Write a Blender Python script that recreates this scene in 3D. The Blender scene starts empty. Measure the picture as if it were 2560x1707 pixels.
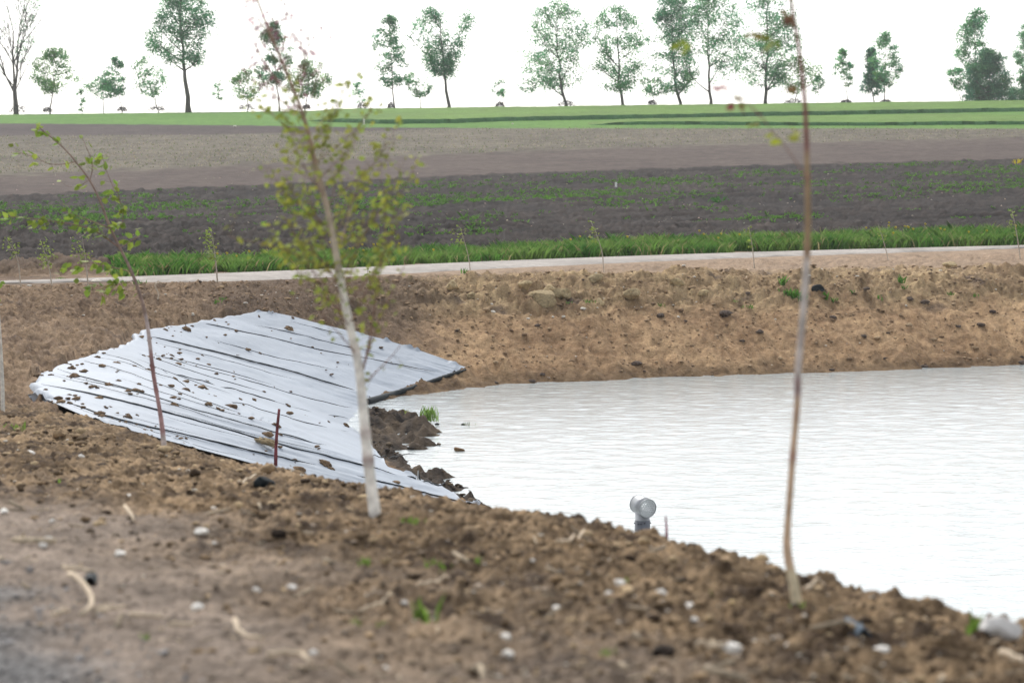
import bpy, bmesh, math, random
import numpy as np
from math import radians, sin, cos, pi, atan, sqrt
from mathutils import Vector, Euler

C = bpy.context.scene
COL = C.collection
rng = np.random.default_rng(7)
random.seed(7)

# ------------------------------------------------------------------ camera
F = 6044.0                       # focal length in photo pixels (2560 wide)
CAMZ = 5.5                       # water level is z = 0
PITCH = atan((853.5 - 440.0) / F)
cam_d = bpy.data.cameras.new('camera')
cam_d.sensor_width = 36.0
cam_d.lens = 36.0 * F / 2560.0
cam_d.clip_start = 0.1
cam_d.clip_end = 20000
cam_d.dof.use_dof = True
cam_d.dof.focus_distance = 47.0
cam_d.dof.aperture_fstop = 3.0
cam = bpy.data.objects.new('camera', cam_d)
cam.location = (0, 0, CAMZ)
cam.rotation_euler = (pi / 2 - PITCH, 0, 0)
COL.objects.link(cam)
C.camera = cam

# ------------------------------------------------------------------ world, sun, exposure
SUN_EL, SUN_ROT = radians(46), radians(-18)
W = bpy.data.worlds.new("World"); C.world = W
W.use_nodes = True
nt = W.node_tree; nt.nodes.clear()
sky = nt.nodes.new('ShaderNodeTexSky'); sky.sky_type = 'NISHITA'
sky.sun_disc = False
sky.sun_elevation = SUN_EL; sky.sun_rotation = SUN_ROT
sky.air_density = 1.0; sky.dust_density = 2.0; sky.ozone_density = 1.0
hsv = nt.nodes.new('ShaderNodeHueSaturation'); hsv.inputs['Saturation'].default_value = 0.22
bg = nt.nodes.new('ShaderNodeBackground'); bg.inputs['Strength'].default_value = 0.15
wo = nt.nodes.new('ShaderNodeOutputWorld')
nt.links.new(sky.outputs[0], hsv.inputs['Color']); nt.links.new(hsv.outputs[0], bg.inputs['Color'])
nt.links.new(bg.outputs[0], wo.inputs['Surface'])
sd = bpy.data.lights.new('sun', 'SUN'); sd.energy = 1.35; sd.angle = radians(16); sd.color = (1, 0.96, 0.9)
so = bpy.data.objects.new('sun', sd)
sv = Vector((sin(SUN_ROT) * cos(SUN_EL), cos(SUN_ROT) * cos(SUN_EL), sin(SUN_EL)))
so.rotation_euler = (-sv).to_track_quat('-Z', 'Y').to_euler()
so.location = sv * 50
COL.objects.link(so)
C.view_settings.view_transform = 'Standard'
C.view_settings.look = 'None'
C.view_settings.gamma = 1.0
C.view_settings.exposure = 0.82
C.cycles.max_bounces = 6
C.cycles.transparent_max_bounces = 8

# ------------------------------------------------------------------ noise
def gnoise(x, y, seed=0):
    x = np.asarray(x, float); y = np.asarray(y, float)
    xi = np.floor(x).astype(np.int64); yi = np.floor(y).astype(np.int64)
    xf = x - xi; yf = y - yi
    u = xf * xf * xf * (xf * (xf * 6 - 15) + 10); v = yf * yf * yf * (yf * (yf * 6 - 15) + 10)
    def g(ix, iy, dx, dy):
        h = (ix * 374761393 + iy * 668265263 + seed * 1442695041) & 0xffffffff
        h = ((h ^ (h >> 13)) * 1274126177) & 0xffffffff
        h = h ^ (h >> 16)
        a = (h & 0xffff) * (2 * pi / 65536)
        return np.cos(a) * dx + np.sin(a) * dy
    a = g(xi, yi, xf, yf); b = g(xi + 1, yi, xf - 1, yf)
    c = g(xi, yi + 1, xf, yf - 1); d = g(xi + 1, yi + 1, xf - 1, yf - 1)
    return ((a + (b - a) * u) * (1 - v) + (c + (d - c) * u) * v) * 1.5

def fbm(x, y, seed=0, oct=3):
    s = 0; a = 1; t = 0
    for i in range(oct):
        s = s + a * gnoise(x * 2 ** i, y * 2 ** i, seed + i); t += a; a *= 0.5
    return s / t

def sstep(a, b, x):
    t = np.clip((x - a) / (b - a), 0, 1); return t * t * (3 - 2 * t)

def smin(a, b, k):
    h = np.clip(0.5 + 0.5 * (b - a) / k, 0, 1)
    return b + (a - b) * h - k * h * (1 - h)

# ------------------------------------------------------------------ pixels of the photograph to rays
def ray(px, py):
    x = (np.asarray(px, float) - 1280) / F; y = -(np.asarray(py, float) - 853.5) / F
    cp, sp = cos(PITCH), sin(PITCH)
    return x, cp + y * sp, -sp + y * cp

def at(px, py, D):
    x, y, z = ray(px, py); k = D / y
    return Vector((float(x * k), float(D), float(CAMZ + z * k)))

def atz(px, py, z0=0.0):
    x, y, z = ray(px, py); k = (z0 - CAMZ) / z
    return float(x * k), float(y * k)

# ------------------------------------------------------------------ the shape of the land
SHORE = np.array([(-3.75, 57.0), (-2.9, 60.2), (0, 64.0), (7.5, 67.2), (14.9, 70.3), (40, 80), (80, 92), (140, 80), (140, -20),
                  (22, -8), (12, 9), (9.2, 15), (6.4, 21.5), (3.2, 29), (1.2, 35), (-0.6, 40), (-2.0, 45.2), (-3.1, 50.4), (-3.8, 54)])
def seg_dist(X, Y, P, closed=True):
    d2 = np.full(np.shape(X), 1e18)
    n = len(P)
    for i in range(n if closed else n - 1):
        a = P[i]; b = P[(i + 1) % n]
        e = b - a; L = e @ e
        t = np.clip(((X - a[0]) * e[0] + (Y - a[1]) * e[1]) / L, 0, 1)
        d2 = np.minimum(d2, (X - a[0] - t * e[0]) ** 2 + (Y - a[1] - t * e[1]) ** 2)
    return np.sqrt(d2)
def inside(X, Y, P):
    r = np.zeros(np.shape(X), bool); n = len(P)
    for i in range(n):
        x1, y1 = P[i]; x2, y2 = P[(i + 1) % n]
        if y1 == y2: continue
        c = ((y1 > Y) != (y2 > Y)) & (X < (x2 - x1) * (Y - y1) / (y2 - y1) + x1)
        r ^= c
    return r
def pond_d(X, Y):
    d = seg_dist(X, Y, SHORE)
    return np.where(inside(X, Y, SHORE), -d, d)
TOPY = [-50, 0, 8, 9.5, 10.3, 11.5, 13, 14.5, 17.3, 20, 22.5, 26, 30, 36, 60, 5000]
TOPZ = [3.99, 3.99, 3.94, 3.915, 3.875, 3.82, 3.74, 3.51, 3.335, 3.13, 2.98, 2.88, 2.72, 2.45, 2.42, 2.42]
def softplus(x, w): return w * np.log1p(np.exp(np.clip(x / w, -40, 40)))
CREST = 352.0
def crest_d(X, Y):       # negative on the camera's side of the near crest
    return (X + 3.3) * 0.915 + (Y - 23) * 0.40
def h_top(X, Y):
    z = np.interp(Y, TOPY, TOPZ)
    Yc = CREST - softplus(CREST - Y, 8.0)
    r = softplus(Yc - 96, 6.0)
    z = z + 0.0518 * r + 0.0122 * X * np.clip((Yc - 92) / 258, 0, 1)
    return z - 0.03 * softplus(Y - CREST, 8.0)
def h_base(X, Y, d=None):
    X = np.asarray(X, float); Y = np.asarray(Y, float)
    if d is None: d = pond_d(X, Y)
    bank = np.where(d > 0, d * 0.43, np.maximum(d * 0.4, -1.6))
    ht = h_top(X, Y)
    z = smin(bank, ht, 0.55)
    cd = crest_d(X, Y)
    z = z - 0.32 * softplus(cd, .35) * (1 - sstep(28, 36, Y)) * (X > -30)
    z = np.where(d < 0, np.minimum(z, bank), np.maximum(z, np.minimum(bank, .3)))
    return z

def hit(px, py, Dmin=3.0, Dmax=420.0, hf=None):
    """where the ray through a photo pixel meets the land"""
    hf = hf or h_base
    px = np.atleast_1d(np.asarray(px, float)); py = np.atleast_1d(np.asarray(py, float))
    px, py = np.broadcast_arrays(px, py)
    x, y, z = ray(px, py)
    lo = np.full(px.shape, Dmin, float); hi = np.full(px.shape, Dmax, float); done = np.zeros(px.shape, bool)
    if px.size <= 3000:
        Ds = np.geomspace(Dmin, Dmax, 160); k = Ds[None, :] / y.ravel()[:, None]
        bl = (CAMZ + z.ravel()[:, None] * k) < hf(x.ravel()[:, None] * k, np.broadcast_to(Ds, k.shape))
        j = np.where(bl.any(1), bl.argmax(1), 159)
        hi = Ds[j].reshape(px.shape); lo = Ds[np.maximum(j - 1, 0)].reshape(px.shape)
    for D in (np.geomspace(Dmin, Dmax, 160) if px.size > 3000 else []):
        k = D / y
        below = (CAMZ + z * k) < hf(x * k, np.full(px.shape, D))
        new = below & ~done
        hi[new] = D; done |= below
        lo[~done] = D
    for _ in range(18):
        m = 0.5 * (lo + hi); k = m / y
        below = (CAMZ + z * k) < hf(x * k, m)
        hi = np.where(below, m, hi); lo = np.where(below, lo, m)
    k = hi / y
    return np.stack([x * k, hi, hf(x * k, hi)], -1)

# near crest line, road, liner, in land coordinates
ROAD_LO = hit([-400, -100, 0, 200, 300, 400, 540, 860, 1280, 1900, 2560, 2760], [724, 715, 711, 706, 704, 706, 705, 693, 669, 642, 621, 615], 45)
ROAD_HI = hit([-400, -100, 0, 200, 300, 400, 540, 860, 1280, 1900, 2560, 2760], [719, 710, 706, 700, 695, 691, 686, 671, 651, 630, 615, 610], 45)
ROAD_MID = (ROAD_LO + ROAD_HI)[:, :2] / 2
def resample(P, n):
    P = np.asarray(P, float)
    L = np.concatenate([[0], np.cumsum(np.linalg.norm(np.diff(P, axis=0), axis=1))])
    t = np.linspace(0, L[-1], n)
    return np.stack([np.interp(t, L, P[:, i]) for i in range(P.shape[1])], -1)
def smooth_line(P, it=2):
    P = np.asarray(P, float)
    for _ in range(it):
        Q = [P[0]]
        for a, b in zip(P[:-1], P[1:]):
            Q += [a * .75 + b * .25, a * .25 + b * .75]
        Q.append(P[-1]); P = np.array(Q)
    return P
z6 = lambda L: [(x / 1.8375, 640 + y / 1.8375) for x, y in L]
LINES0 = [   # loft of the liner in photo pixels, near edge to far edge
    [(62, 972), (170, 1030), (330, 1082), (560, 1150), (900, 1232), (1214, 1276)],
    z6([(250, 688), (330, 690), (500, 755), (800, 825), (1150, 910), (1450, 985), (1660, 1050), (1900, 1110), (2200, 1172)]),
    z6([(165, 588), (400, 635), (800, 740), (1200, 850), (1650, 965), (1820, 1020), (2010, 1060)]),
    z6([(210, 520), (500, 600), (800, 690), (1100, 780), (1500, 880), (1780, 975)]),
    z6([(420, 445), (600, 490), (720, 560), (1000, 660), (1300, 760), (1640, 830), (1690, 850)]),
    z6([(580, 400), (720, 470), (1000, 540), (1300, 625), (1620, 710), (1655, 725)]),
    z6([(640, 330), (690, 380), (1000, 450), (1300, 530), (1640, 628), (1700, 655)]),
    z6([(900, 290), (960, 320), (1220, 370), (1480, 440), (1700, 480), (2000, 545), (2030, 560)]),
    z6([(1150, 256), (1300, 270), (1480, 320), (1720, 375), (1920, 435), (2141, 518)]),
]
LINES = [[(a + (x_ if k_ == 0 else 0), b) for k_, (a, b) in enumerate(l)] for l, x_ in zip(LINES0, (-26, -26, -40, -30, -24, -20, -14, -10, 0))]
NS, NT = 150, 130
def catmull(a, b, c, d, t):
    return 0.5 * ((2 * b) + (c - a) * t + (2 * a - 5 * b + 4 * c - d) * t * t + (3 * b - a - 3 * c + d) * t ** 3)
LR = [resample(smooth_line(l), NT) for l in LINES]
def loft(v):
    i = min(int(v), len(LR) - 2); t = v - i
    g = lambda j: LR[min(max(j, 0), len(LR) - 1)]
    return g(i) * (1 - t) + g(i + 1) * t
LPX = np.array([loft(v) for v in np.linspace(0, len(LR) - 1, NS)])
LW = hit(LPX[..., 0].ravel(), LPX[..., 1].ravel(), 30.0, 90.0).reshape(NS, NT, 3)
ring = np.concatenate([LW[0, :, :2], LW[:, -1, :2], LW[-1, ::-1, :2], LW[::-1, 0, :2]])
LINER_POLY = resample(ring, 70)

MUD = [(935, 1048, .8, .42), (960, 1062, .8, .42), (985, 1058, .8, .40), (1010, 1055, .7, .40), (1040, 1066, .7, .36), (1062, 1076, .5, .22), (950, 1082, .8, .26), (930, 1095, .9, .24), (915, 1070, .9, .4),
       (1000, 1085, .7, .18), (1030, 1090, .5, .22), (1055, 1100, .45, .24), (1040, 1110, .35, .2), (980, 1108, .6, .22),
       (950, 1130, .55, .26), (975, 1142, .5, .26), (1000, 1152, .35, .2), (925, 1120, .6, .3),
       (1030, 1175, .45, .22), (1060, 1185, .45, .2), (1085, 1180, .35, .24), (1110, 1178, .28, .2), (1085, 1205, .45, .22),
       (1115, 1210, .4, .2), (1150, 1205, .3, .12), (1110, 1225, .4, .22), (1140, 1232, .28, .2),
       (1170, 1240, .32, .17), (1190, 1244, .25, .15), (1180, 1256, .4, .2), (1205, 1262, .35, .2), (1215, 1268, .25, .18)]
MUDW = [(*atz(a, b + 8 * 0, 0.1), r, hh) for a, b, r, hh in MUD]

def land(X, Y, detail=True):
    """height and albedo of the land, with clods, lumps and furrows"""
    X = np.asarray(X, float); Y = np.asarray(Y, float)
    d = pond_d(X, Y) + 0.0
    far = sstep(30, 40, Y)
    wig = 0.35 * gnoise(X * .35, Y * .35, 3) + 0.16 * gnoise(X * 1.3, Y * 1.3, 4)
    wet = np.exp(-(d / 2.5) ** 2)
    z = h_base(X, Y, d + wig * far * sstep(-6, 4, X) * wet)
    n = len(X)
    cd = crest_d(X, Y)
    col = np.zeros((n, 3))
    lin = np.array
    inl = inside(X, Y, LINER_POLY)
    # masks
    near = Y < 31
    bank = (Y >= 31) & (Y < 112)
    field = Y >= 80
    road = seg_dist(X, Y, ROAD_MID, False)
    roadm = 1 - sstep(2.2, 4.5, road)
    # --- near bank
    i = np.where(near)[0]
    if len(i):
        x, y, c = X[i], Y[i], cd[i]
        rough = sstep(-4.0, -2.2, c + 0.7 * gnoise(x * .8, y * .8, 11))
        grav = sstep(-4.15, -4.7, c + 0.35 * gnoise(x * 1.5, y * 1.5, 12))
        big = fbm(x * 1.1, y * 1.1, 13, 2)
        b1 = np.abs(gnoise(x * 3.2, y * 3.2, 15)); b2 = np.abs(gnoise(x * 7.5, y * 7.5, 16))
        b3 = np.abs(gnoise(x * 17, y * 17, 17)); b4 = gnoise(x * 38, y * 38, 18)
        dz = rough * (0.045 * big + 0.075 * (b1 - .3) + 0.05 * (b2 - .3) + 0.04 * (b3 - .3) + 0.014 * b4)
        dz += (1 - rough) * (0.035 * big + 0.018 * b2 + 0.016 * b3 + 0.006 * b4)
        z[i] += dz
        m1 = fbm(x * 1.4, y * 1.4, 21, 3); m2 = fbm(x * 6, y * 6, 24, 3)
        t = np.clip(0.48 + 1.0 * m1 + 1.1 * m2, 0, 1)[:, None]
        cc = lin([.052, .034, .021]) * (1 - t) + lin([.275, .192, .112]) * t
        tan = sstep(.25, .6, fbm(x * .9, y * .9, 27, 2) + .25 * m2)[:, None]
        cc = cc * (1 - .6 * tan) + lin([.25, .175, .105]) * .6 * tan
        path = lin([.215, .172, .137]) * (0.8 + .35 * t)
        cc = cc * rough[:, None] + path * (1 - rough[:, None])
        g = lin([.165, .160, .155]) * (.75 + .5 * np.clip(.5 + m1, 0, 1)[:, None]) * (0.55 + 0.9 * np.clip(.5 + m2 + .6 * b4, 0, 1)[:, None])
        cc = cc * (1 - grav[:, None]) + g * grav[:, None]
        col[i] = cc
    # --- pond banks
    i = np.where(bank)[0]
    if len(i):
        x, y, dd, zz = X[i], Y[i], d[i], z[i]
        up = sstep(1.35, 2.0, zz + .25 * gnoise(x * .5, y * .5, 31)) * (1 - roadm[i])
        right = sstep(-6.5, -1.5, x)
        top = up * right * (1 - sstep(7.0, 10.5, dd))
        big = fbm(x * .45, y * .45, 32, 2)
        b1 = np.abs(gnoise(x * .9, y * .9, 33)); b2 = np.abs(gnoise(x * 2.1, y * 2.1, 34)); b3 = np.abs(gnoise(x * 5, y * 5, 35))
        b4 = gnoise(x * 11, y * 11, 36)
        rid = gnoise((x + .25 * y) * 2.4, (y - .4 * x) * .55, 37)
        sl = sstep(-.3, .3, dd) * (1 - roadm[i])
        dz = top * (0.32 * big + 0.28 * (b1 - .25) + 0.20 * (b2 - .25) + 0.13 * (b3 - .25) + .05 * b4)
        dz += sl * (1 - top) * (0.07 * big + .12 * rid + .05 * (b1 - .25) + 0.08 * (b2 - .25) + 0.06 * (b3 - .25) + .028 * b4)
        left = (1 - right)
        furrow = gnoise((x - .25 * y) * 1.6, (y + .5 * x) * .35, 38)
        dz += sl * left * (.13 * furrow + .06 * b4)
        dz *= (1 - 0.75 * inl[i])
        dz -= 0.07 * inl[i]
        z[i] += dz
        m1 = fbm(x * .35, y * .35, 41, 3); m2 = fbm(x * 1.7, y * 1.7, 44, 3)
        m3 = gnoise(x * 6.5, y * 3.5, 48)
        t = np.clip(.5 + .7 * m1 + .7 * m2 + .45 * m3, 0, 1)[:, None]
        clay = lin([.205, .127, .069]) * (1 - t) + lin([.385, .258, .145]) * t
        lump = lin([.165, .108, .06]) * (1 - t) + lin([.38, .275, .155]) * t
        soil = lin([.12, .08, .052]) * (1 - t) + lin([.25, .175, .11]) * t
        cc = clay * (1 - up[:, None]) + lump * up[:, None]
        cc = cc * right[:, None] + soil * left[:, None]
        darkp = (sstep(.30, .55, fbm(x * .8, y * .8, 47, 3)) * sstep(1.2, 1.7, zz) * .75)[:, None]
        cc = cc * (1 - darkp) + lin([.075, .055, .048]) * darkp
        dark2 = (sstep(-9, -7, x) * sstep(-1.0, -3.2, x + .8 * m2) * sstep(59, 62, y) * .7)[:, None]
        cc = cc * (1 - dark2) + lin([.105, .075, .055]) * dark2
        mudc = (sstep(.55, .3, zz) * sstep(.6, -.4, x) * sstep(60, 57, y))[:, None]
        cc = cc * (1 - mudc) + (lin([.04, .032, .027]) * (1 - t) + lin([.11, .082, .055]) * t) * mudc
        wetm = (sstep(.45, .05, zz))[:, None]
        cc = cc * (1 - .45 * wetm)
        strip = (sstep(8.0, 11.0, dd + .8 * m1) * right)[:, None]
        cc = cc * (1 - strip) + lin([.285, .205, .140]) * (.8 + .3 * t) * strip
        col[i] = cc
        # mud spits at the toe of the liner
        md = np.zeros(len(i))
        for mx, my, r, hh in MUDW:
            q = ((x - mx) ** 2 + (y - my) ** 2) / (r * .62) ** 2
            md = np.maximum(md, hh * np.exp(-q))
        md *= 1 - inl[i]
        w = md > .03
        zz2 = z[i]
        lump2 = .14 * (b2 - .2) + .13 * (b3 - .2) + .04 * b4
        zm = md - .07 + lump2 * np.minimum(1, md * 5)
        zz2 = np.where(w, np.maximum(zz2, zm), zz2)
        z[i] = zz2
        mm = (sstep(.02, .08, md) * (zz2 <= zm + .01))[:, None]
        cm = lin([.032, .026, .023]) * (1 - t) + lin([.105, .078, .052]) * t
        col[i] = col[i] * (1 - mm) + cm * mm
    # --- fields beyond the road
    i = np.where(field)[0]
    if len(i):
        x, y = X[i], Y[i]
        back = sstep(3.2, 5.0, road[i]) * (field_side(x, y) > 0)
        m1 = fbm(x * .08, y * .08, 51, 3); m2 = fbm(x * .5, y * .5, 54, 3); m3 = gnoise(x * 1.7, y * 1.7, 57)
        t = np.clip(.5 + .6 * m1 + .9 * m2 + .3 * m3, 0, 1)[:, None]
        u = y - .70 * x
        # furrows run along the road's direction
        fur = gnoise(u * .9, (x + .7 * y) * .06, 58)
        clod = np.abs(gnoise(x * 1.1, y * 1.1, 59)); clod2 = np.abs(gnoise(x * 2.6, y * 2.6, 60))
        e1 = band(x, y, B1); e2 = band(x, y, B2); e3 = band(x, y, B3); e4 = band(x, y, B4)
        s1 = sstep(-1.2, 1.2, e1 + 2.0 * m2)[:, None]; s2 = sstep(-3, 3, e2 + 5 * m2)[:, None]
        s3 = sstep(-3, 3, e3 + 4 * m2)[:, None]; s4 = sstep(-2, 2, e4 + 2 * m2)[:, None]
        fur2 = gnoise(u * 2.6, (x + .7 * y) * .09, 61)
        dark = (lin([.013, .010, .009]) * (1 - t) + lin([.036, .028, .024]) * t) * (1 + .4 * fur[:, None] + .4 * fur2[:, None]) * (.75 + clod2[:, None])
        mauve = lin([.068, .050, .043]) * (1 - t) + lin([.105, .081, .067]) * t
        mauve = mauve * (1 + .12 * fur[:, None] + .14 * fur2[:, None])
        stub = lin([.085, .073, .054]) * (1 - t) + lin([.155, .135, .100]) * t
        stub = stub * (1 + .16 * gnoise(x * 1.1, y * .35, 62)[:, None])
        plo = lin([.048, .036, .034]) * (1 - t) + lin([.08, .062, .056]) * t
        grn = lin([.075, .175, .028]) * (1 - t) + lin([.115, .225, .04]) * t
        cc = dark * (1 - s1) + mauve * s1
        cc = cc * (1 - s2) + stub * s2
        cc = cc * (1 - s3) + plo * s3
        cc = cc * (1 - s4) + grn * s4
        bk = back[:, None]
        col[i] = col[i] * (1 - bk) + cc * bk
        amp = (1 - s1[:, 0])
        z[i] += back * (amp * (.13 * fur + .05 * fur2 + .16 * (clod - .25) + .14 * (clod2 - .25)) + (1 - amp) * .03 * fur)
        # bare heap of soil left of the grass strip
    hx, hy = HEAP
    q = np.exp(-(((X - hx) / 3.2) ** 2 + ((Y - hy) / 2.2) ** 2))
    z += q * (.42 + .2 * np.abs(gnoise(X * 1.5, Y * 1.5, 71)))
    hm = np.clip(q * 1.6, 0, 1)[:, None]
    col = col * (1 - hm) + lin([.115, .08, .055]) * (.7 + .6 * np.abs(gnoise(X * 2, Y * 2, 72)))[:, None] * hm
    return z, col

def line_world(pts):
    w = hit([p[0] for p in pts], [p[1] for p in pts], 60.0, 420.0)
    return w[:, :2]
B1 = line_world([(-600, 512), (0, 490), (640, 463), (1280, 434), (1900, 413), (2560, 398), (3200, 386)])
B2 = line_world([(-600, 462), (0, 440), (640, 412), (1280, 379), (1900, 360), (2560, 345), (3200, 330)])
B3 = line_world([(-600, 345), (0, 340), (500, 337), (1000, 326), (1200, 318), (3200, 318)])
B4 = line_world([(-600, 312), (0, 309), (600, 314), (900, 319), (1280, 321), (2560, 322), (3200, 322)])
def band(X, Y, L):
    return Y - np.interp(X / np.maximum(Y, 1), L[:, 0] / L[:, 1], L[:, 1])
def field_side(X, Y):
    return Y - np.interp(X, ROAD_MID[:, 0], ROAD_MID[:, 1])
HEAP = tuple(hit([120], [690], 60)[0, :2] + np.array([0, 3.0]))
def h_full(X, Y):
    X = np.asarray(X, float); sh = X.shape
    z, _ = land(X.ravel(), np.asarray(Y, float).ravel()); return z.reshape(sh)

# ------------------------------------------------------------------ mesh helpers
class MB:
    def __init__(s): s.v = []; s.f = []; s.c = []; s.n = 0
    def add(s, V, Fc, col=None):
        V = np.asarray(V, float).reshape(-1, 3)
        s.v.append(V)
        s.f += [tuple(int(i) + s.n for i in q) for q in Fc]
        c = np.ones((len(V), 3)) if col is None else np.broadcast_to(np.asarray(col, float), (len(V), 3))
        s.c.append(np.array(c)); s.n += len(V)
    def tube(s, P, R, sides=8, col=None, caps=True):
        P = np.asarray([tuple(p) for p in P], float); R = np.broadcast_to(np.asarray(R, float), (len(P),))
        V = []; ref = np.array([0.31, 0.93, 0.2])
        for i in range(len(P)):
            t = P[min(i + 1, len(P) - 1)] - P[max(i - 1, 0)]; t /= (np.linalg.norm(t) + 1e-9)
            a = np.cross(t, ref); 
            if np.linalg.norm(a) < .1: a = np.cross(t, [1, 0, 0])
            a /= np.linalg.norm(a); b = np.cross(t, a)
            for k in range(sides):
                an = 2 * pi * k / sides; V.append(P[i] + R[i] * (a * cos(an) + b * sin(an)))
        Q = []
        for i in range(len(P) - 1):
            for k in range(sides):
                k2 = (k + 1) % sides
                Q.append((i * sides + k, i * sides + k2, (i + 1) * sides + k2, (i + 1) * sides + k))
        if caps:
            Q.append(tuple(range(sides - 1, -1, -1))); Q.append(tuple((len(P) - 1) * sides + k for k in range(sides)))
        c = col
        if col is not None and np.ndim(col) == 2: c = np.repeat(np.asarray(col), sides, 0)
        s.add(V, Q, c)
    def build(s, name, mat, parent=None, smooth=True):
        me = bpy.data.meshes.new(name)
        V = np.concatenate(s.v) if s.v else np.zeros((0, 3))
        org = np.zeros(3)
        if parent is not None: org = np.array(parent.location)
        me.from_pydata((V - org).tolist(), [], s.f)
        ca = me.color_attributes.new('Col', 'FLOAT_COLOR', 'POINT')
        cc = np.ones((len(V), 4)); cc[:, :3] = np.concatenate(s.c)
        ca.data.foreach_set('color', cc.ravel())
        if smooth: me.polygons.foreach_set('use_smooth', [True] * len(me.polygons))
        me.materials.append(mat); me.update()
        o = bpy.data.objects.new(name, me); COL.objects.link(o)
        if parent is not None: o.parent = parent
        return o
def np_mesh(name, V, Q, cols, mat, smooth=True, parent=None):
    """big meshes straight from arrays; Q is (n,k)"""
    me = bpy.data.meshes.new(name)
    k = Q.shape[1]
    me.vertices.add(len(V)); me.vertices.foreach_set('co', np.ascontiguousarray(V, np.float32).ravel())
    me.loops.add(Q.size); me.loops.foreach_set('vertex_index', np.ascontiguousarray(Q, np.int32).ravel())
    me.polygons.add(len(Q)); me.polygons.foreach_set('loop_start', np.arange(0, Q.size, k, dtype=np.int32))
    if smooth: me.polygons.foreach_set('use_smooth', np.ones(len(Q), bool))
    me.update(calc_edges=True)
    if cols is not None:
        ca = me.color_attributes.new('Col', 'FLOAT_COLOR', 'POINT')
        cc = np.ones((len(V), 4), np.float32); cc[:, :3] = cols
        ca.data.foreach_set('color', cc.ravel())
    me.materials.append(mat); me.validate()
    o = bpy.data.objects.new(name, me); COL.objects.link(o)
    if parent is not None: o.parent = parent
    return o
def grid_faces(nr, nc):
    i = np.arange(nr - 1)[:, None] * nc + np.arange(nc - 1)[None, :]
    return np.stack([i, i + 1, i + nc + 1, i + nc], -1).reshape(-1, 4)
def empty(name, loc):
    o = bpy.data.objects.new(name, None); o.location = loc; o.empty_display_size = .1; COL.objects.link(o); return o
def tag(o, label, cat, group=None):
    o['label'] = label; o['category'] = cat
    if group: o['group'] = group
    return o
def struct(o): o['kind'] = 'structure'; return o
def stuff(o, label=None, cat=None):
    o['kind'] = 'stuff'
    if label: o['label'] = label
    if cat: o['category'] = cat
    return o

_b = bmesh.new(); bmesh.ops.create_icosphere(_b, subdivisions=2, radius=1)
ICO_V = np.array([v.co[:] for v in _b.verts]); ICO_F = np.array([[v.index for v in f.verts] for f in _b.faces]); _b.free()
_b = bmesh.new(); bmesh.ops.create_icosphere(_b, subdivisions=3, radius=1)
ICO3_V = np.array([v.co[:] for v in _b.verts]); ICO3_F = np.array([[v.index for v in f.verts] for f in _b.faces]); _b.free()
def lump(seed, amp=.35, V0=None, freq=1.6):
    V = ICO_V if V0 is None else V0
    r = np.random.default_rng(seed)
    s = np.ones(len(V))
    for k in range(7):
        d = r.normal(size=3); d /= np.linalg.norm(d)
        s += amp * .5 * np.sin((V @ d) * freq * (1 + k * .5) + r.uniform(0, 6.3)) / (1 + .35 * k)
    # chipped facets
    for k in range(5):
        d = r.normal(size=3); d /= np.linalg.norm(d)
        lim = r.uniform(.62, .9); q = (V @ d) * s
        s = np.where(q > lim, s * lim / np.maximum(q, 1e-6), s)
    return V * s[:, None]
LUMPS = [lump(100 + i) for i in range(14)]

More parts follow.
